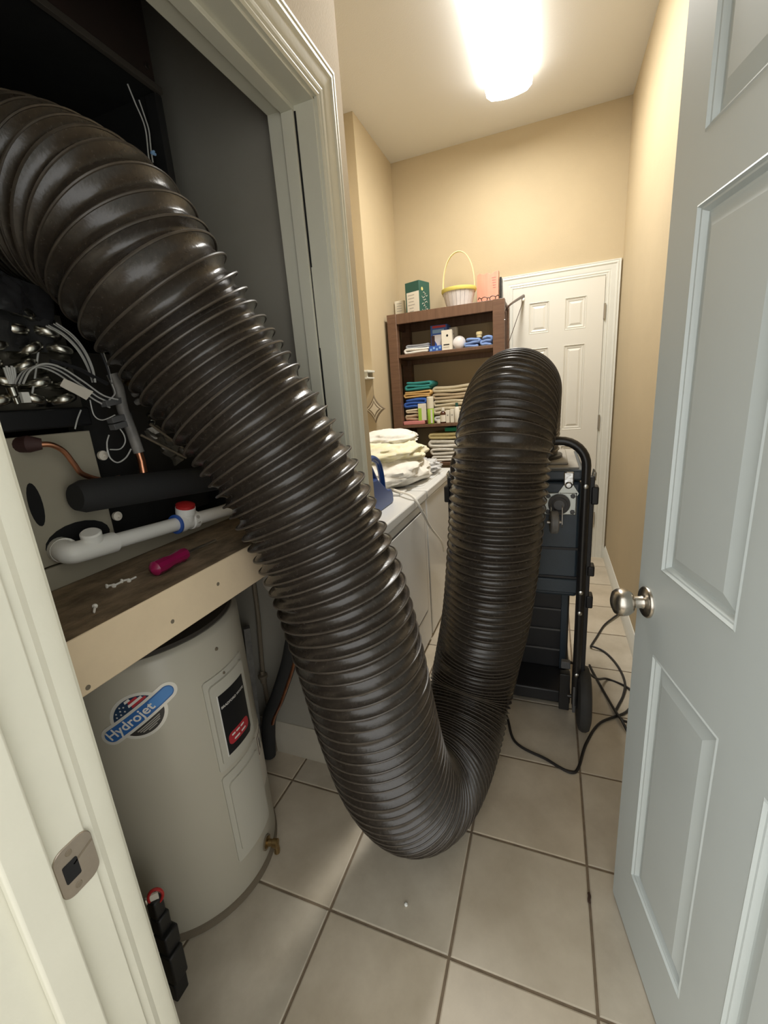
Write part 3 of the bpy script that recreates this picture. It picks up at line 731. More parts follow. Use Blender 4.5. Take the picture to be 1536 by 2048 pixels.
b = thing('conduit', 'grey square-ended conduit standing behind the water heater', 'pipe', PY(510, 1400, 1.12))
q0, q1 = PY(493, 1255, 1.125), PY(511, 1420, 1.125)
MB().tube([q0, q1, (q1.x, 1.125, .003)], .016, 4).build('pipe', 'pipe_grey', b, fixn=False)
tag(MB().lathe([(.034, 0), (.034, .006), (.022, .012), (0, .012)], PY(543, 1166, 1.1655), (0, -1, 0), 24).build('wall_disc', 'label_paper'), 'round pale cover plate on the grey closet wall', 'cover plate')
# black tool bundle standing by the heater
tb = thing('tool_case', 'black ribbed tool case with a red loop leaning beside the water heater', 'tool', (-.808, .452, 0))
for k, (z0, z1, dx, dy, w_) in enumerate(((0, .06, -.012, 0, .018), (.058, .15, -.004, .002, .019), (.148, .205, -.008, .006, .019), (.203, .255, -.012, .005, .015), (.253, .305, -.012, .004, .013))):
    MB().obox((-.80+dx, .448+dy, (z0+z1)/2), (w_, 0, 0), (0, w_, 0), (.002, 0, (z1-z0)/2)).build('segment', 'tool_black', tb, bevel=.004)
lp_ = [(-.804+.010*cos(2*pi*k/16), .452+.010*cos(2*pi*k/16), .312+.020*sin(2*pi*k/16)) for k in range(16)]
MB().tube(lp_, .0035, 8, closed=True).build('red_loop', 'red_plastic', tb, fixn=False)
MB().obox((-.806, .450, .310), (.006, .006, 0), (-.0015, .0015, 0), (0, 0, .012)).build('white_tag', 'card_white', tb)
MB().lathe([(.006, 0), (.007, .004), (.004, .012), (0, .013)], (-.822, .440, .300), (0, 0, 1), 12).build('metal_tip', 'steel', tb)

# ================================================================== VACUUM MACHINE
YM = 1.66
MXc = -.11
vm = thing('duct_vacuum', 'dark blue upright duct-cleaning vacuum on a black two-wheeled hand-truck frame', 'vacuum', (MXc, 1.9, 0))
b = MB(); b.box(-.315, .110, YM, 2.14, .555, 1.012); bd = b.build('upper_body', 'machine_blue', vm, bevel=.012)
for z in (.761, .644): B(-.318, .113, YM-.004, 2.144, z-.012, z-.002).build('seam_band', 'machine_black', bd, bevel=.001)
B(-.325, .120, YM-.012, 2.15, .575, .632).build('step_band', 'machine_blue', bd, bevel=.005)
ld = B(-.322, .117, YM-.006, 2.15, 1.016, 1.056).build('lid', 'machine_blue', vm, bevel=.008)
B(-.305, .100, YM+.010, 2.135, 1.055, 1.0635).build('lid_top', 'machine_lid', ld, bevel=.003)
B(-.265, .065, YM+.060, 2.085, 1.063, 1.074).build('lid_raise', 'machine_lid', ld, bevel=.005)
MB().lathe([(.165, 1.06), (.165, 1.085), (.148, 1.09), (.148, 1.135), (.140, 1.135), (.140, 1.062)], (-.118, 1.87, 0), (0, 0, 1), 48).build('inlet_collar', 'machine_black', ld)
lb_ = B(-.300, .095, 1.85, 2.12, .105, .556).build('lower_body', 'machine_black', vm, bevel=.006)
for z in (.20, .30, .40, .50): B(-.285, .080, 1.842, 1.850, z-.004, z+.004).build('grille_bar', 'grey_plastic', lb_, bevel=.001)
for x in (-.285, .062): B(x, x+.026, 1.838, 1.851, .11, .55).build('grille_frame', 'machine_blue', lb_, bevel=.002)
bp_ = MB(); bp_.add([(x, y, z) for x in (-.315, .105) for y, z in ((1.70, .032), (1.70, .090), (1.86, .108), (2.13, .108), (2.13, .032))],
   [(0, 1, 2, 3, 4), (9, 8, 7, 6, 5)]+[(i, (i+1) % 5, 5+(i+1) % 5, 5+i) for i in range(5)])
bp_ = bp_.build('base_tray', 'machine_black', vm, bevel=.006)
for x in (-.29, .07): B(x, x+.03, 2.06, 2.10, 0, .034).build('foot', 'machine_black', vm)
# frame tubing
TX0, TX1, TY = -.345, .120, 1.625
arc = lambda cx_, cz, r, a0, a1: [(cx_+r*cos(radians(a0+(a1-a0)*k/8)), TY, cz+r*sin(radians(a0+(a1-a0)*k/8))) for k in range(9)]
fr = [(TX0, TY, .10), (TX0, TY, 1.06)] + arc(TX0+.09, 1.075, .09, 180, 90) + arc(TX1-.09, 1.075, .09, 90, 0) + [(TX1, TY, 1.06), (TX1, TY, .10)]
fo = MB().tube(fr, .0155, 14).build('frame', 'frame_black', vm, fixn=False)
for x, s in ((TX1, 1), (TX0, -1)):
    for z in (1.005, .600, .515, .245): MB().lathe([(.008, 0), (.008, .003), (.004, .005), (0, .005)], (x, TY-.0155, z), (0, -1, 0), 12).build('bolt', 'latch_metal', fo)
    # outer rail with corner clips
    B(x+s*.012, x+s*.030, TY+.005, TY+.035, .16, 1.035).build('side_rail', 'machine_black', fo, bevel=.003)
    for z0, z1 in ((.935, 1.000), (.66, .70), (.53, .58)): B(x+s*.020, x+s*.044, TY+.0, TY+.05, z0, z1).build('clip', 'machine_black', fo, bevel=.005)
    MB().tube([(x+s*.022, TY+.02, 1.03), (x+s*.026, TY+.02, 1.06), (x+s*.032, TY+.02, 1.045), (x+s*.03, TY+.02, 1.02)], .004, 8).build('hook', 'latch_metal', fo, fixn=False)
    wx = x+s*.030
    w_ = MB(); w_.lathe([(.055, -.022), (.100, -.024), (.120, -.018), (.127, -.006), (.127, .006), (.120, .018), (.100, .024), (.055, .022)], (wx, 1.634, .127), (1, 0, 0), 48)
    tw = w_.build('wheel', 'tyre', vm); MB().lathe([(0, -.016), (.030, -.018), (.056, -.012), (.056, .012), (.030, .018), (0, .016)], (wx, 1.634, .127), (1, 0, 0), 24).build('hub', 'grey_plastic', tw)
    MB().obox((x-s*.005, 1.66, .127), (.006, 0, 0), (0, .05, 0), (0, 0, .06)).build('axle_bracket', 'grey_plastic', fo, bevel=.002)
    B(x-s*.06, x-s*.02, 1.665, 1.70, .03, .20).build('tray_bracket', 'frame_black', fo, bevel=.002)
MB().cyl((TX0-.05, 1.634, .127), (TX0+.03, 1.634, .127), .008, 12).build('axle', 'frame_black', fo)
MB().cyl((TX1-.03, 1.634, .127), (TX1+.05, 1.634, .127), .008, 12).build('axle', 'frame_black', fo)
# latch
def latch(x):
    L_ = B(x-.017, x+.017, YM-.014, YM-.004, 1.000, 1.050).build('latch', 'latch_metal', vm, bevel=.004)
    mb = MB(); mb.prism([(-.032, -.034), (.032, -.034), (.036, -.026), (.014, .010), (-.014, .010), (-.036, -.026)], lambda a, c, t: (x+a, YM-t, .995+c), -.001, .005); mb.build('latch_base', 'caster_plate', L_, bevel=.001)
    MB().lathe([(.013, 0), (.013, .006), (.008, .010), (0, .010)], (x, YM-.010, 1.002), (0, -1, 0), 16).build('latch_boss', 'latch_metal', L_)
    for s in (-1, 1): MB().lathe([(.004, 0), (.003, .002), (0, .002)], (x+s*.026, YM-.005, .968), (0, -1, 0), 10).build('rivet', 'black_hole', L_)
latch(.066); latch(-.255)
# caster bolted flat against the body (used when the vacuum is laid down)
def caster(x, z):
    cp = B(x-.055, x+.055, YM-.0075, YM-.0005, z-.042, z+.042).build('caster_plate', 'caster_plate', vm, bevel=.004)
    for sx in (-1, 1):
        for sz in (-1, 1): MB().lathe([(.009, 0), (.009, .004), (.005, .006), (0, .006)], (x+sx*.042, YM-.007, z+sz*.030), (0, -1, 0), 6).build('bolt', 'grey_plastic', cp)
    MB().lathe([(.038, 0), (.038, .010), (.030, .016), (.026, .012), (.018, .020), (0, .020)], (x-.004, YM-.007, z), (0, -1, 0), 28).build('swivel', 'grey_plastic', cp)
    wc = Vector((x-.020, YM-.060, z-.055)); ax = Vector((1, .1, 0)).normalized()
    for s in (-1, 1):
        mb = MB(); mb.prism([(0.008, .06), (.03, .05), (.062, -.005), (.050, -.02), (.02, .01), (.0, .04)], lambda a, c, t: (x-.012+s*.019+t, YM-.010-a, z-.045+c-.01), -.0015, .0015); mb.build('fork', 'steel', cp, bevel=.0005)
    MB().lathe([(.012, -.013), (.036, -.014), (.042, -.010), (.042, .010), (.036, .014), (.012, .013)], wc, ax, 32).build('caster_wheel', 'pipe_grey', cp)
    MB().cyl(wc-ax*.024, wc+ax*.024, .006, 10).build('axle_bolt', 'steel', cp)
caster(.040, .930); caster(-.24, .950)
# ---- power cord on the floor
cz = .006
cp_ = [Vector((.085, 1.70, .215)), Vector((.165, 1.74, .16)), PZ(1185, 1342, .04)]
cp_ += [PZ(u, v, cz) for u, v in ((1225, 1363), (1262, 1378), (1275, 1392), (1262, 1425), (1243, 1412), (1238, 1400))]
tag(MB().tube(smooth_path([Vector((.090, 1.715, .235)), Vector((.15, 1.76, .18)), Vector((.22, 1.86, .07))]+[PZ(u, v, cz) for u, v in ((1215, 1358), (1255, 1375), (1268, 1395), (1252, 1424), (1200, 1446), (1172, 1488), (1157, 1535), (1143, 1545), (1118, 1534), (1092, 1518), (1030, 1483))]+[Vector((-.16, 1.62, cz)), Vector((-.3, 1.75, cz))], 8), .0052, 8).build('power_cord', 'cord_black', fixn=False), 'black power cord running from the vacuum across the tiles behind the hose bend', 'cord')
tag(MB().tube(smooth_path([PZ(1240, 1226, .012), PZ(1226, 1236, .012), PZ(1208, 1251, .008), PZ(1192, 1276, cz), PZ(1182, 1292, cz), PZ(1186, 1293, cz+.01), PZ(1208, 1303, cz), PZ(1228, 1322, cz), PZ(1243, 1345, cz), PZ(1250, 1368, cz+.010), PZ(1246, 1392, cz), PZ(1236, 1412, cz), PZ(1232, 1424, cz), PZ(1245, 1440, cz+.011), PZ(1262, 1446, cz)], 8), .0052, 8).build('extension_cord', 'cord_black', fixn=False), 'black extension cord looping on the tiles between the vacuum wheel and open door', 'cord')
tag(MB().tube(smooth_path([PZ(1179, 1330, .006), PZ(1187, 1346, cz), PZ(1206, 1380, cz), PZ(1228, 1418, cz+.012), PZ(1243, 1440, cz+.024), PZ(1256, 1466, cz)], 8), .0052, 8).build('power_cord', 'cord_black', fixn=False), 'straight black cord length crossing the loop beside the vacuum wheel', 'cord')
# plug with a short tail on the vacuum bracket
pl = MB().obox((.082, 1.690, .235), (.018, 0, 0), (0, .012, 0), (0, 0, .016)).build('plug_box', 'grey_plastic', vm, bevel=.003)

# ================================================================== DRYER AND WASHER
def appliance(name, label, cat, y0, y1, door):
    t = thing(name, label, cat, (-.945, (y0+y1)/2, 0)); xf, xb, H = -.600, -1.29, .872
    B(xb, xf-.004, y0, y1, .022, H-.050).build('cabinet', 'appliance_white', t, bevel=.006)
    B(xb, xf+.004, y0-.001, y1+.001, H-.046, H).build('top_panel', 'appliance_white', t, bevel=.008)
    B(xb+.01, xf-.010, y0+.004, y1-.004, H-.051, H-.045).build('top_seam', 'appliance_gap', t, smooth=False)
    b_ = MB()
    for x in (xf-.06, xb+.06):
        for y in (y0+.05, y1-.05): b_.cyl((x, y, 0), (x, y, .024), .016, 12)
    b_.build('levelling_feet', 'machine_black', t)
    cn = MB(); cn.add([(x, y, z) for y in (y0, y1) for x, z in ((xb, H), (xb+.15, H), (xb+.10, H+.10), (xb, H+.11))], [(0, 1, 2, 3), (7, 6, 5, 4)]+[(i, (i+1) % 4, 4+(i+1) % 4, 4+i) for i in range(4)])
    cn.build('control_console', 'appliance_white', t, bevel=.006)
    if door:
        yc, zc_, w_, h_ = y0+.36, .50, .56, .56
        dr = MB(); dr.prism(rrect(w_, h_, .03), lambda a, c, tt: (xf-.004+tt, yc+a, zc_+c), -.002, .003); d_ = dr.build('door', 'appliance_white', t, bevel=.002)
        dr = MB(); po = rrect(w_+.020, h_+.020, .038); pi_ = rrect(w_, h_, .03); n_ = len(po)
        dr.add([(xf-.0036, yc+a, zc_+c) for a, c in po+pi_], [(i, (i+1) % n_, n_+(i+1) % n_, n_+i) for i in range(n_)]); dr.build('door_gap', 'appliance_gap', t, smooth=False)
    else:
        lid = MB(); lid.prism(rrect(.46, .52, .03), lambda a, c, tt: (-.875+a, (y0+y1)/2+c, H+tt), -.002, .006); lid.build('lid', 'appliance_white', t, bevel=.003)
    return t
appliance('clothes_dryer', 'white front-door clothes dryer next to the closet wall', 'dryer', 1.420, 2.108, True)
appliance('washing_machine', 'white top-loading washing machine beside the wooden shelf', 'washer', 2.128, 2.815, False)
# dryer top fittings seen beside the laundry
tag(B(-1.10, -.70, 1.98, 2.10, .8725, .884).build('folded_board', 'appliance_white', bevel=.004), 'thin white board lying flat on the dryer top', 'board')
tag(MB().tube(smooth_path([(-.84, 2.13, .892), (-.72, 2.01, .892), (-.61, 1.91, .888), (-.570, 1.915, .815), (-.568, 2.04, .70), (-.568, 2.17, .61), (-.570, 2.28, .53), (-.572, 2.335, .455)], 8), .0062, 8).build('white_cable', 'cord_white', fixn=False), 'thin white cable draped over the dryer front', 'cable')
# detergent jug: flat-sided body with loop handle
jx = -.735
jg = thing('detergent_jug', 'blue plastic detergent jug with a loop handle on the dryer', 'jug', (jx, 1.70, .8722))
def jprof(fn_pts, m='jug_blue'): pass
mb = MB(); body = [(-.11, 0), (.155, 0), (.165, .012), (.163, .045), (.145, .070), (.10, .075), (-.02, .15), (-.11, .15)]
mb.prism(body, lambda a, c, t: (jx+t, 1.70+a, .8722+c), -.045, .045); mb.build('body', 'jug_blue', jg, bevel=.012, segs=3)
hp = [(.148, .060), (.140, .13), (.120, .185), (.085, .215), (.02, .230), (-.06, .20)]
MB().tube(smooth_path([(jx, 1.70+a, .8722+c) for a, c in hp], 6), .014, 12).build('handle', 'jug_blue', jg, fixn=False)
MB().tube(smooth_path([(jx, 1.70+a, .8722+c) for a, c in ((.11, .07), (.055, .12), (.0, .19), (-.03, .215))], 6), .017, 12).build('handle_strut', 'jug_blue', jg, fixn=False)
MB().lathe([(.026, .20), (.026, .24), (.022, .245), (.022, .27), (0, .272)], (jx, 1.66, .8722), (0, 0, 1), 20).build('cap', 'card_white', jg)
MB().lathe([(.03, .11), (.028, .205)], (jx, 1.66, .8722), (0, 0, 1), 20).build('neck', 'jug_blue', jg)
# laundry heap
def blob(name, m, c, r, seed, amp, freq, label, cat, grp=None, fold=.5, zfloor=None, sq=2.6):
    c = Vector(c); nu, nv = 56, 30; vs = []; fs = []
    for i in range(nv+1):
        ph = -pi/2+pi*i/nv
        for j in range(nu):
            th = 2*pi*j/nu
            d = Vector((cos(ph)*cos(th), cos(ph)*sin(th), sin(ph)))
            k = (abs(d.x)**sq+abs(d.y)**sq+abs(d.z)**sq)**(-1/sq); p = d*k
            q = d*freq+Vector((seed, seed*2, 0))
            n_ = noise.fractal(q, 1, 2, 2); rg = 1-abs(noise.noise(q*1.3+Vector((5, 1, seed))))*2
            s_ = 1+amp*n_+fold*amp*(rg-.5)+.035*(1-abs(noise.noise(q*3.1+Vector((seed, 3, 1))))*2.5)
            v = c+Vector((p.x*r[0], p.y*r[1], p.z*r[2]))*s_
            if zfloor is not None: v.z = max(v.z, zfloor)
            vs.append(v)
    for i in range(nv):
        for j in range(nu): j2 = (j+1) % nu; fs.append((i*nu+j, i*nu+j2, (i+1)*nu+j2, (i+1)*nu+j))
    o = MB().add(vs, fs).build(name, m, fixn=False, angle=60)
    return tag(o, label, cat, grp)
ZT = .874
blob('laundry_sheet', 'cloth_white', (-.895, 2.33, .940), (.235, .31, .088), 3.1, .13, 1.9, 'crumpled white bed sheet at the bottom of the laundry heap', 'sheet', zfloor=ZT+.006, sq=2.2, fold=.8)
blob('laundry_cover', 'cloth_floral', (-.925, 2.40, 1.040), (.23, .29, .072), 8.3, .13, 1.9, 'pale yellow floral cover in the middle of the laundry heap', 'sheet', zfloor=1.000, sq=2.2, fold=.8)
blob('laundry_blanket', 'cloth_white', (-.94, 2.50, 1.112), (.18, .21, .052), 5.7, .11, 1.9, 'white blanket folded on top of the laundry heap', 'blanket', zfloor=1.072, sq=2.3, fold=.8)
blob('plastic_bag', 'plastic_bag', (-.80, 2.60, .915), (.13, .17, .040), 2.2, .4, 3.5, 'clear crinkled plastic bag on the washing machine', 'bag', zfloor=ZT+.007)
# alcove wall shelf and hanging ornament
t = thing('wall_shelf', 'small white wall shelf end in the alcove corner', 'shelf', (-1.225, 2.84, 1.49))
B(-1.298, -1.150, 2.78, 2.903, 1.532, 1.545).build('board', 'trim_white', t, bevel=.002)
B(-1.298, -1.155, 2.79, 2.903, 1.490, 1.500).build('lower_rail', 'trim_white', t, bevel=.002)
B(-1.298, -1.165, 2.80, 2.812, 1.50, 1.532).build('front_lip', 'trim_white', t, bevel=.001)
MB().tube(smooth_path([(-1.20, 2.79, 1.545), (-1.212, 2.775, 1.57), (-1.205, 2.765, 1.60)], 5), .006, 8).build('hook', 'trim_white', t, fixn=False)
def astroid(r, n=40):
    return [(math.copysign(abs(cos(2*pi*k/n))**2.7, cos(2*pi*k/n))*r*.95, math.copysign(abs(sin(2*pi*k/n))**2.7, sin(2*pi*k/n))*r*1.15) for k in range(n)]
o_ = thing('hanging_ornament', 'concave diamond-shaped wooden ornament hanging at the wall corner', 'ornament', (-1.155, 2.868, 1.20))
for k, (r, m_, d) in enumerate(((.084, 'ornament_wood', .010), (.068, 'ornament_pale', .013), (.055, 'ornament_wood', .015), (.040, 'ornament_pale', .018))):
    mb = MB(); mb.prism(astroid(r), lambda a, c, t: (-1.158+a, 2.872-t, 1.285+c), -.008, d*.8); mb.build(('frame', 'inlay', 'inner_frame', 'centre')[k], m_, o_, bevel=.001, segs=1)
MB().tube([(-1.158, 2.87, 1.37), (-1.160, 2.87, 1.49)], .0012, 6).build('cord', 'ornament_wood', o_)

# ================================================================== WOODEN SHELF UNIT
SX0, SX1, SY0, SY1, SH = -1.142, -.305, 3.20, 3.585, 1.938
su = thing('shelf_unit', 'tall dark brown wooden shelf unit standing against the far wall', 'shelf', ((SX0+SX1)/2, 3.39, 0))
PW = .072
for x0 in (SX0, SX1-PW-.006):
    for y0 in (SY0, SY1-.062):
        B(x0, x0+PW+.006*(x0 != SX0), y0, y0+.060, 0, SH).build('post', 'shelf_wood', su, bevel=.003)
ZB = [1.655, 1.140, .845, .16]
B(SX0+.004, SX1-.004, SY0+.012, SY1-.005, SH-.022, SH-.002).build('shelf_board', 'shelf_wood_h', su, bevel=.002)
B(SX0+PW, SX1-PW, SY0+.004, SY0+.026, SH-.070, SH-.001).build('top_rail', 'shelf_wood_h', su, bevel=.002)
B(SX0+PW, SX1-PW, SY1-.03, SY1-.008, SH-.085, SH-.022).build('back_rail', 'shelf_wood_h', su, bevel=.002)
for x in (SX0+.012, SX1-.038): B(x, x+.026, SY0+.06, SY1-.06, SH-.085, SH-.022).build('side_rail', 'shelf_wood', su, bevel=.002)
for z in ZB:
    B(SX0+.012, SX1-.012, SY0+.058, SY1-.062, z-.022, z).build('shelf_board', 'shelf_wood_h', su, bevel=.002)
    B(SX0+PW, SX1-PW-.006, SY0+.004, SY0+.06, z-.022, z).build('shelf_edge', 'shelf_wood_h', su, bevel=.002)
    for x in (SX0+.014, SX1-.040): B(x, x+.026, SY0+.06, SY1-.06, z-.060, z-.023).build('side_rail', 'shelf_wood', su, bevel=.002)
    B(SX0+PW, SX1-PW, SY1-.03, SY1-.008, z-.055, z-.0).build('back_rail', 'shelf_wood_h', su, bevel=.002)
def px_x(u, v, Y): return PY(u, v, Y).x
def px_z(u, v, Y): return PY(u, v, Y).z
ZS = SH
# --- things on top
def carton(name, label, cat, x0, x1, y0, dep, z0, h, m, bevel=.002, grp=None):
    t = thing(name, label, cat, ((x0+x1)/2, y0+dep/2, z0), grp)
    B(x0, x1, y0, y0+dep, z0, z0+h).build('carton', m, t, bevel=bevel); return t
ZS += .001
Y = 3.30
# green carton, turned so that two sides show
gx = px_x(832, 600, Y)
def rcarton(name, label, cat, c, hx, hy, h, rz, m):
    t = thing(name, label, cat, c); ux = Vector((cos(rz), sin(rz), 0)); uy = Vector((-sin(rz), cos(rz), 0)); c = Vector(c)
    MB().obox(c+Vector((0, 0, h/2)), ux*hx, uy*hy, (0, 0, h/2)).build('carton', m, t, bevel=.002)
    return t, c, ux, uy
gl, gr_, gt = px_x(808, 600, Y), px_x(855, 600, Y), px_z(812, 560, Y)
t, c, ux, uy = rcarton('gift_carton', 'dark green carton with a white printed label on top of the shelf', 'box', ((gl+gr_)/2-.012, 3.40, ZS), .064, .066, .225, radians(-20), 'card_green')
f_ = c-uy*.0665
MB().obox(f_+ux*.004+Vector((0, 0, .078)), ux*.056, uy*.0004, (0, 0, .078)).build('white_label', 'card_white', t)
for k in range(6): MB().obox(f_+ux*(-.012)-uy*.0007+Vector((0, 0, .136-k*.022)), ux*random.uniform(.018, .032), uy*.0002, (0, 0, .0022)).build('print_line', 'print_grey', t, smooth=False)
f_ = c+ux*.0645
MB().lathe([(.012, 0), (.012, .0006), (0, .0006)], f_+uy*(-.03)+Vector((0, 0, .17)), ux, 16).build('gold_dot', 'print_gold', t)
for k in range(9):
    zz = .145-k*.015; MB().tube(smooth_path([f_+uy*(-.02+.02*sin(k*2.1)+q*.012)+ux*.0006+Vector((0, 0, zz+.006*sin(q*2+k))) for q in range(4)], 4), .0016, 5).build('script_print', 'card_white', t, smooth=False)
wl_, wr_ = px_x(790, 605, 3.45), px_x(808, 605, 3.45)
t = carton('paper_card', 'cream paper card standing beside the green carton', 'card', wl_-.004, wr_, 3.45, .03, ZS, .135, 'card_cream')
for k in range(4): MB().obox(Vector(((wl_+wr_)/2-.004, 3.4495, ZS+.115-k*.018)), (.02, 0, 0), (0, .0003, 0), (0, 0, .002)).build('print_line', 'print_grey', t, smooth=False)
# basket
bx, by = px_x(918, 590, 3.36), 3.36
bk = thing('splint_basket', 'white slatted basket with a yellow rim and tall hoop handle', 'basket', (bx, by, ZS))
R0, R1, BH = .085, .118, .125
MB().lathe([(0, .004), (R0-.004, .004), (R1-.006, BH), (R1-.010, BH), (R0-.010, .010), (0, .010)], (bx, by, ZS), (0, 0, 1), 36).build('inner_wall', 'basket_white', bk)
for k in range(22):
    a = 2*pi*k/22; dv_ = Vector((cos(a), sin(a), 0)); tv = Vector((-sin(a), cos(a), 0)); r0, r1 = R0-.001, R1-.003
    w0, w1 = pi*r0/22*.93, pi*r1/22*.95
    mb = MB(); o3 = Vector((bx, by, ZS))
    mb.add([o3+dv_*(r+q)+tv*s*ww+Vector((0, 0, z)) for r, ww, z in ((r0, w0, 0), (r1, w1, BH)) for q in (-.0015, .0015+.001*(k % 2)) for s in (-1, 1)],
           [(0, 1, 5, 4), (2, 6, 7, 3), (0, 4, 6, 2), (1, 3, 7, 5), (0, 2, 3, 1), (4, 5, 7, 6)]); mb.build('slat', 'basket_white', bk, smooth=False)
MB().lathe([(R1-.012, BH-.018), (R1+.001, BH-.020), (R1+.006, BH-.010), (R1+.005, BH+.004), (R1-.010, BH+.004)], (bx, by, ZS), (0, 0, 1), 40).build('rim', 'basket_yellow', bk)
hp = [(bx+.114*cos(pi*k/20)*(1.0 if k not in (0, 20) else 1), by, ZS+BH-.03+(.275)*sin(pi*k/20)**.75) for k in range(21)]
mb = MB(); vs = []
for k, p in enumerate(hp):
    p = Vector(p); q = (Vector(hp[min(k+1, 20)])-Vector(hp[max(k-1, 0)])).normalized(); nn = Vector((q.z, 0, -q.x))
    vs += [p+Vector((0, s1*.010, 0))+nn*s2*.0025 for s1, s2 in ((-1, -1), (1, -1), (1, 1), (-1, 1))]
mb.add(vs, [(k*4+i, k*4+(i+1) % 4, k*4+4+(i+1) % 4, k*4+4+i) for k in range(20) for i in range(4)]); mb.build('hoop_handle', 'basket_handle', bk, angle=50)
# pink bag-like carton
x0, x1 = px_x(954, 580, 3.40), px_x(997, 575, 3.40)
t = thing('pink_carton', 'pink striped carton with a torn top on the shelf', 'box', ((x0+x1)/2, 3.43, ZS))
mb = MB(); top = [(x0, .205), (x0+.02, .215), (x0+.05, .205), (x0+.075, .213), (x0+.10, .200), (x0+.12, .212), (x1, .218)]
poly = [(x0, 0), (x1, 0)]+list(reversed(top)); mb.prism(poly, lambda a, c, tt: (a, tt, ZS+c), 3.40, 3.46); mb.build('carton', 'card_pink', t, bevel=.001, segs=1)
for k in range(5): B(x1-.045+k*.002, x1-.018, 3.3985, 3.40, ZS+.175-k*.016, ZS+.178-k*.016).build('print_line', 'pink_flat', t, smooth=False)
tag(B(x1+.006, x1+.020, 3.41, 3.50, ZS, ZS+.175).build('black_folder', 'black_plastic', bevel=.003), 'thin black folder standing upright beside the pink carton', 'folder')
# scissors-like pair of glasses in front of the pink carton
gx0, gx1 = px_x(958, 592, 3.26), px_x(996, 588, 3.26)
t = thing('eyeglasses', 'brown eyeglasses lying folded in front of the pink carton', 'glasses', ((gx0+gx1)/2, 3.27, ZS))
for k in (0, 1):
    cx_ = gx0+.035+k*.055; MB().tube([(cx_+.020*cos(2*pi*q/16), 3.27, ZS+.019+.015*sin(2*pi*q/16)) for q in range(16)], .0028, 8, closed=True).build('lens_rim', 'cane_dark', t, fixn=False)
MB().tube(smooth_path([(gx0+.055, 3.27, ZS+.024), (gx0+.062, 3.27, ZS+.028), (gx0+.070, 3.27, ZS+.024)], 4), .003, 8).build('bridge', 'cane_dark', t, fixn=False)
for s, xx, dx in ((-1, gx0+.014, -.03), (1, gx0+.110, .02)): MB().tube([(xx, 3.27, ZS+.026), (xx+dx*.6, 3.29, ZS+.038), (xx+dx, 3.33, ZS+.034)], .0032, 8).build('temple', 'cane_dark', t, fixn=False)
# cane and rod beside the right-hand posts
p0, p1, p2, p3 = PX(1013, 690, -.295), PX(1012, 622, -.295), PX(1022, 608, -.265), PX(1050, 590, -.20)
t = thing('back_scratcher', 'dark curved wooden handle hanging on the side of the shelf', 'handle', (p0.x, p0.y, 1.45))
pp = smooth_path([(p1.x, p1.y, 1.45), (p1.x, p1.y, p1.z-.06), p1, p2, p3], 6)
MB().tube(pp, [.0065+.006*max(0, (k/len(pp)-.7)/.3) for k in range(len(pp))], 10).build('stick', 'cane_dark', t, fixn=False)
MB().tube([(SX1+.0005, p1.y, 1.80), (p1.x, p1.y, 1.80)], .003, 8).build('hook', 'steel', t)
a, c = PX(1015, 692, -.284), PX(1046, 603, -.19)
t = thing('thin_rod', 'thin wire rod with a white tip leaning beside the shelf', 'rod', (a.x, a.y, 1.45))
MB().tube([a+(a-c)*.25, c], .0022, 8).build('wire', 'cane_dark', t, fixn=False)
MB().lathe([(.004, 0), (.008, .005), (.008, .016), (.004, .022), (0, .022)], c, (c-a), 12).build('tip', 'card_white', t)
# --- folded cloth
def folded(name, label, cat, x0, x1, y0, y1, z0, h, layers, m, grp=None, seed=0, right=False):
    x0 = max(x0, SX0+PW+.012); x1 = min(x1, SX1-PW-.016); rnd = random.Random(seed); t = h/layers*.97; cl = []
    Lx = x1-x0
    for k in range(layers):
        z = (k+.5)*h/layers; xs = [x1-t*.6, x0+t*.6] if k % 2 == 0 else [x0+t*.6, x1-t*.6]
        j0 = rnd.uniform(-.006, .006)
        n_ = 8
        for q in range(n_+1): u = q/n_; cl.append(Vector((xs[0]+(xs[1]-xs[0])*u+j0, 0, z+.16*t*sin(u*4+seed+k*.6))))
        if k < layers-1:
            s = -1 if k % 2 == 0 else 1
            for q in range(1, 5): a = -pi/2+pi*q/5; cl.append(Vector((xs[1]+s*h/layers*.5*cos(a), 0, z+h/layers*.5+h/layers*.5*sin(a))))
    N = len(cl); vs = []; fs = []
    VV = [(0, .25), (.012, .62), (.035, .88), (.08, 1), (.35, 1), (.65, 1), (.92, 1), (1, .5)]; S_ = len(VV)-1
    zmin = -.0
    for v, kk in VV:
        up = []; dn = []
        for i in range(N):
            tt = (cl[min(i+1, N-1)]-cl[max(i-1, 0)]).normalized(); nn = Vector((-tt.z, 0, tt.x)); up.append(cl[i]+nn*t*.5*kk); dn.append(cl[i]-nn*t*.5*kk)
        ring = up+[cl[-1]+(cl[-1]-cl[-2]).normalized()*t*.45*kk]+list(reversed(dn))+[cl[0]-(cl[1]-cl[0]).normalized()*t*.45*kk]; R_ = len(ring)
        yy = y0+(y1-y0)*v
        for p in ring:
            d = .007*noise.noise(Vector((p.x*11, yy*9, p.z*20+seed)))
            vs.append(Vector((p.x+d, yy+.007*noise.noise(Vector((p.x*8, seed, p.z*30))), z0+max(.0005, p.z+.5*d*(p.z/h)))))
    for s in range(S_):
        for i in range(R_): j2 = (i+1) % R_; fs.append((s*R_+i, s*R_+j2, (s+1)*R_+j2, (s+1)*R_+i))
    fs.append(tuple(range(R_-1, -1, -1))); fs.append(tuple(S_*R_+i for i in range(R_)))
    return tag(MB().add(vs, fs).build(name, m, fixn=False, angle=50), label, cat, grp)
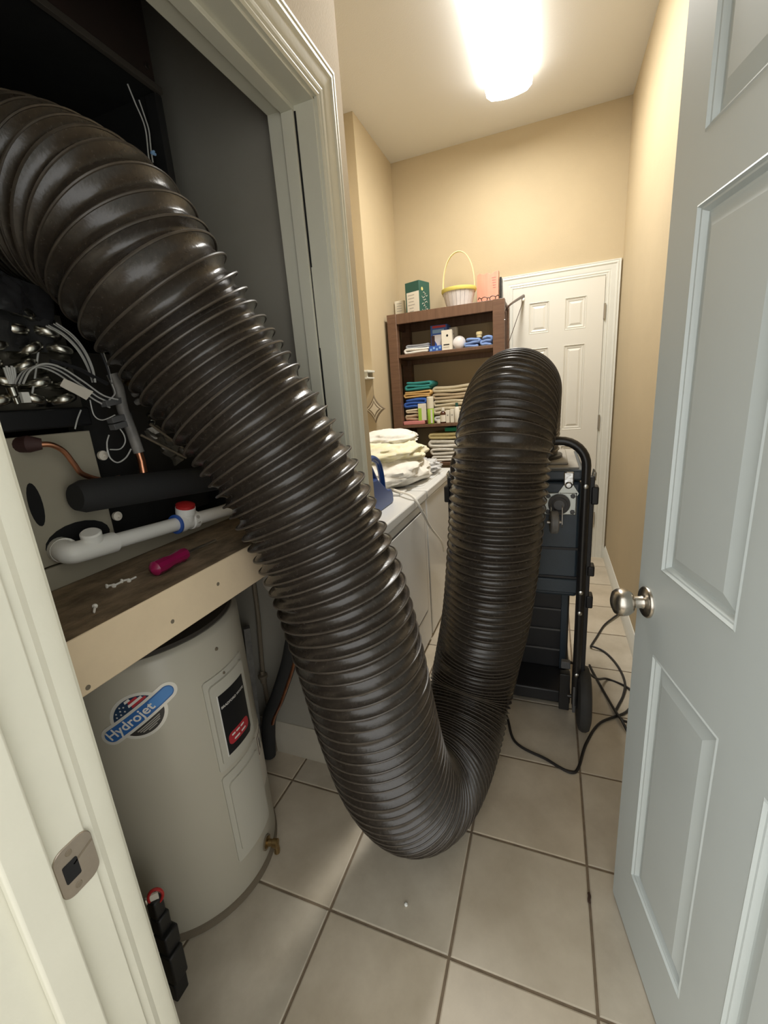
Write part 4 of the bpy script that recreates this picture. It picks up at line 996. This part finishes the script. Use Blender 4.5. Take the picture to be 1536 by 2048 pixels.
# --- upper shelf
Z1 = ZB[0]+.001; Y = 3.24
X = lambda u, v=690, Y_=3.24: PY(u, v, Y_).x
folded('washcloth', 'white folded washcloth on the upper shelf', 'cloth', X(808, 700), X(858, 695), Y, 3.42, Z1, .040, 2, 'cloth_white', seed=1)
folded('dust_cloth', 'pale blue folded cloth lying on the white washcloth', 'cloth', X(811, 700), X(856, 695), Y+.03, 3.44, Z1+.042, .028, 2, 'cloth_palegrey', seed=2)
t = carton('bulb_carton', 'blue flood-bulb carton with a bulb picture on the upper shelf', 'box', X(858), X(892), 3.30, .12, Z1, .185, 'card_blue')
xa, xb_ = X(858), X(892); xm = (xa+xb_)/2
mb = MB(); mb.prism([(-.044, .118), (.044, .118), (.040, .09), (.018, .055), (.014, .030), (-.014, .030), (-.018, .055), (-.040, .09)], lambda a, c_, tt: (xm+a, 3.30-tt, Z1+c_), -.0005, .0006); mb.build('bulb_picture', 'bulb_glass', t, smooth=False)
B(xa+.015, xb_-.012, 3.2994, 3.30, Z1+.165, Z1+.180).build('red_strip', 'sticker_red', t, smooth=False)
B(xa+.015, xb_-.025, 3.2994, 3.30, Z1+.130, Z1+.155).build('brand_strip', 'card_lightblue', t, smooth=False)
B(xa+.004, xa+.030, 3.2992, 3.30, Z1+.02, Z1+.115).build('dark_photo', 'rubber_brown', t, smooth=False)
t = carton('small_carton', 'small light blue patterned carton in front of the bulb carton', 'box', X(858), X(883), 3.235, .06, Z1, .038, 'card_blue')
for k in range(4): B(X(858)+.008+k*.022, X(858)+.022+k*.022, 3.2344, 3.235, Z1+.006+(k % 2)*.01, Z1+.020+(k % 2)*.01).build('pattern_mark', 'card_lightblue', t, smooth=False)
def bulb_box(u0, u1, Y_, h, label):
    t = carton('bulb_box', label, 'box', X(u0, 680, Y_), X(u1, 680, Y_), Y_, .055, Z1, h, 'card_white')
    a_, b2_ = X(u0, 680, Y_), X(u1, 680, Y_)
    MB().lathe([(.008, 0), (.008, .0006), (0, .0006)], ((a_+b2_)/2+.004, Y_, Z1+h*.72), (0, -1, 0), 12).build('print_dot', 'label_black', t)
    B(a_+.014, b2_-.020, Y_-.0006, Y_, Z1+h*.24, Z1+h*.30).build('print_bar', 'label_black', t, smooth=False); B(a_+.012, b2_-.022, Y_-.0006, Y_, Z1+h*.13, Z1+h*.16).build('print_bar', 'print_grey', t, smooth=False)
bulb_box(883, 904, 3.235, .135, 'upright white light-bulb box in front of the flood-bulb carton')
bulb_box(896, 914, 3.36, .165, 'taller white light-bulb box standing behind the bare bulb')
bc = Vector((X(919, 676, 3.27), 3.262, Z1+.046))
bl = thing('flood_bulb', 'bare white frosted flood bulb lying on the upper shelf', 'bulb', (bc.x, 3.29, Z1))
MB().lathe([(0, -.006), (.020, -.005), (.037, .002), (.045, .012), (.043, .024), (.030, .045), (.018, .068), (.015, .080)], bc, (-.25, 1, -.08), 32).build('glass', 'bulb_glass', bl)
MB().lathe([(.0145, .078), (.0145, .098), (.006, .104), (0, .104)], bc, (-.25, 1, -.08), 20).build('screw_base', 'steel', bl)
folded('blue_washcloth', 'light blue folded washcloth with a bottle on it', 'cloth', X(930, 685), X(958, 680), Y, 3.40, Z1, .062, 3, 'cloth_lightblue', seed=4)
folded('blue_washcloth', 'light blue folded washcloth next to the right shelf post', 'cloth', X(962, 682), X(985, 678), Y, 3.40, Z1, .066, 3, 'cloth_lightblue', seed=5)
tag(MB().lathe([(0, 0), (.017, 0), (.018, .004), (.018, .016), (.021, .018), (.021, .034), (.018, .038), (0, .038)], (X(958, 662, 3.27), 3.275, Z1+.0625), (0, 0, 1), 20).build('small_jar', 'basket_handle'), 'small cream-lidded jar sitting on a blue washcloth', 'jar')
# --- middle shelf
Z2 = ZB[1]+.001
X2 = lambda u, v=820, Y_=3.24: PY(u, v, Y_).x
bk_ = tag(B(SX0+PW+.003, X2(851, 842), 3.215, 3.40, Z2, Z2+.026).build('pink_book', 'pink_flat', bevel=.004), 'flat pink book lying under the towels', 'book')
zt = Z2+.0275
for k, (nm, lab_, m_, h, l, u0, u1) in enumerate((('tan_towel', 'tan towel at the bottom of the coloured pile', 'cloth_tan', .050, 2, 803, 846), ('cream_towel', 'cream striped towel second from bottom in the coloured pile', 'cloth_cream', .036, 2, 812, 848),
        ('blue_towel', 'royal blue towel in the coloured pile', 'cloth_blue', .074, 3, 805, 853), ('orange_towel', 'orange and cream towel under the teal one', 'cloth_orange', .050, 3, 804, 862), ('teal_towel', 'teal towel on top of the coloured pile', 'cloth_teal', .064, 3, 812, 864))):
    folded(nm, lab_, 'towel', X2(u0), X2(u1), 3.25, 3.46, zt, h, l, m_, seed=10+k); zt += h+.004
t = carton('lime_carton', 'lime and white carton in front of the coloured towels', 'box', X2(836, 820, 3.222), X2(852, 820, 3.222), 3.222, .022, Z2+.0275, .125, 'card_white')
B(X2(836, 820, 3.222)+.002, X2(843, 820, 3.222), 3.2214, 3.222, Z2+.029, Z2+.120).build('lime_side', 'card_lime', t, smooth=False)
xx = X2(861, 820, 3.235); tu = thing('lotion_tube', 'tall white and green tube standing beside the lime carton', 'tube', (xx, 3.235, Z2))
MB().lathe([(0, 0), (.024, 0), (.025, .003), (.025, .110), (.024, .112)], (xx, 3.235, Z2), (0, 0, 1), 20).build('lower_body', 'card_lime', tu)
B(xx+.006, xx+.020, 3.209, 3.2115, Z2+.006, Z2+.105).build('white_panel', 'card_white', tu, smooth=False)
MB().lathe([(.024, .112), (.026, .114), (.026, .195), (.022, .20), (0, .20)], (xx, 3.235, Z2), (0, 0, 1), 20).build('cap', 'card_cream', tu)
for k, (u0, u1, h, l, m_) in enumerate(((868, 945, .052, 2, 'cloth_white'), (866, 945, .058, 2, 'cloth_cream'), (867, 945, .050, 2, 'cloth_cream'), (866, 946, .048, 2, 'cloth_tan'), (868, 948, .050, 2, 'cloth_cream'))):
    lab_ = ('white sheet at the bottom of the linen pile behind the bottles', 'cream sheet second from the bottom of the linen pile', 'cream sheet in the middle of the linen pile', 'tan sheet under the top sheet of the linen pile', 'cream sheet on top of the linen pile behind the bottles')[k]
    folded('folded_sheet', lab_, 'sheet', X2(u0, 820, 3.30), X2(u1, 820, 3.30), 3.31, 3.50, Z2+.001+sum((.052, .058, .050, .048)[:k])+.003*k, h, l, m_, seed=30+k)
def bottle(name, label, u, r, prof, m, capm, capprof, Y_=3.235, lab=None):
    xx = X2(u, 830, Y_); t = thing(name, label, 'bottle', (xx, Y_, Z2))
    MB().lathe(prof, (xx, Y_, Z2), (0, 0, 1), 20).build('glass', m, t); MB().lathe(capprof, (xx, Y_, Z2), (0, 0, 1), 20).build('cap', capm, t)
    if lab: MB().lathe([(r+.0006, lab[0]), (r+.0006, lab[1])], (xx, Y_, Z2), (0, 0, 1), 20).build('label', 'card_white', t)
bottle('medicine_bottle', 'brown glass medicine bottle with a white cap and label', 886, .022, [(0, 0), (.021, 0), (.022, .003), (.022, .068), (.018, .078), (.010, .086), (.010, .092)], 'amber_glass', 'card_white', [(.013, .090), (.013, .112), (0, .113)], lab=(.010, .060))
for u, h in ((896, .092), (905, .098)):
    xx = X2(u, 830, 3.24); t = carton('pill_box', ('white pill box beside the brown bottle', 'white pill box with a dark mark next to the green-capped bottle')[u > 900], 'box', xx-.014, xx+.014, 3.225, .03, Z2, h, 'card_white')
    B(xx-.006, xx+.006, 3.2244, 3.225, Z2+.05, Z2+.062).build('print_mark', 'print_grey', t, smooth=False)
bottle('green_cap_bottle', 'white plastic bottle with a dark green cap', 914, .019, [(0, 0), (.018, 0), (.019, .003), (.019, .100), (.012, .112), (.009, .116)], 'card_white', 'card_green', [(.011, .114), (.010, .140), (.007, .142), (0, .142)])
tag(MB().lathe([(0, 0), (.013, 0), (.014, .003), (.014, .018), (.012, .020), (0, .020)], (X2(877, 842, 3.22), 3.222, Z2), (0, 0, 1), 16).build('tiny_jar', 'card_white'), 'tiny white jar standing in front of the brown bottle', 'jar')
# --- towels on the lower shelf
Z3 = ZB[2]+.001
zt = Z3
for k, (m_, h, l, u0) in enumerate((('cloth_white', .046, 2, 862), ('cloth_white', .052, 2, 861), ('cloth_white', .060, 2, 858), ('cloth_yellow', .050, 2, 859))):
    lab_ = ('white towel at the bottom of the pile on the lower shelf', 'white towel second from the bottom on the lower shelf', 'thick white towel under the yellow one on the lower shelf', 'pale yellow towel near the top of the lower pile')[k]
    folded('bath_towel', lab_, 'towel', X2(u0, 890, 3.23), X2(u0, 890, 3.23)+.33, 3.235, 3.48, zt, h, l, m_, seed=50+k); zt += h+.005
tag(B(X2(889, 858, 3.26), X2(889, 858, 3.26)+.20, 3.26, 3.42, zt, zt+.030).build('green_folder', 'cloth_green', bevel=.006), 'green flat pouch on the yellow towel', 'pouch')

# ================================================================== SMALL THINGS ON THE FLOOR
p = PZ(812, 1809, .004); mb = MB(); mb.lathe([(0, -.004), (.004, -.003), (.0055, 0), (.004, .003), (0, .0045)], p, (.3, .2, 1), 10); tag(mb.build('paint_chip', 'pebble'), 'tiny white chip on the tile in front of the hose bend', 'chip')
pts = [PZ(1177, 1785, .004), PZ(1179, 1792, .005), PZ(1178, 1799, .005), PZ(1179, 1806, .004)]
tag(MB().tube(smooth_path(pts, 4), [.0015]+[.004]*11+[.001], 8).build('dry_leaf', 'cane_dark', fixn=False), 'small dark curled leaf lying on the grout line near the open door', 'leaf')
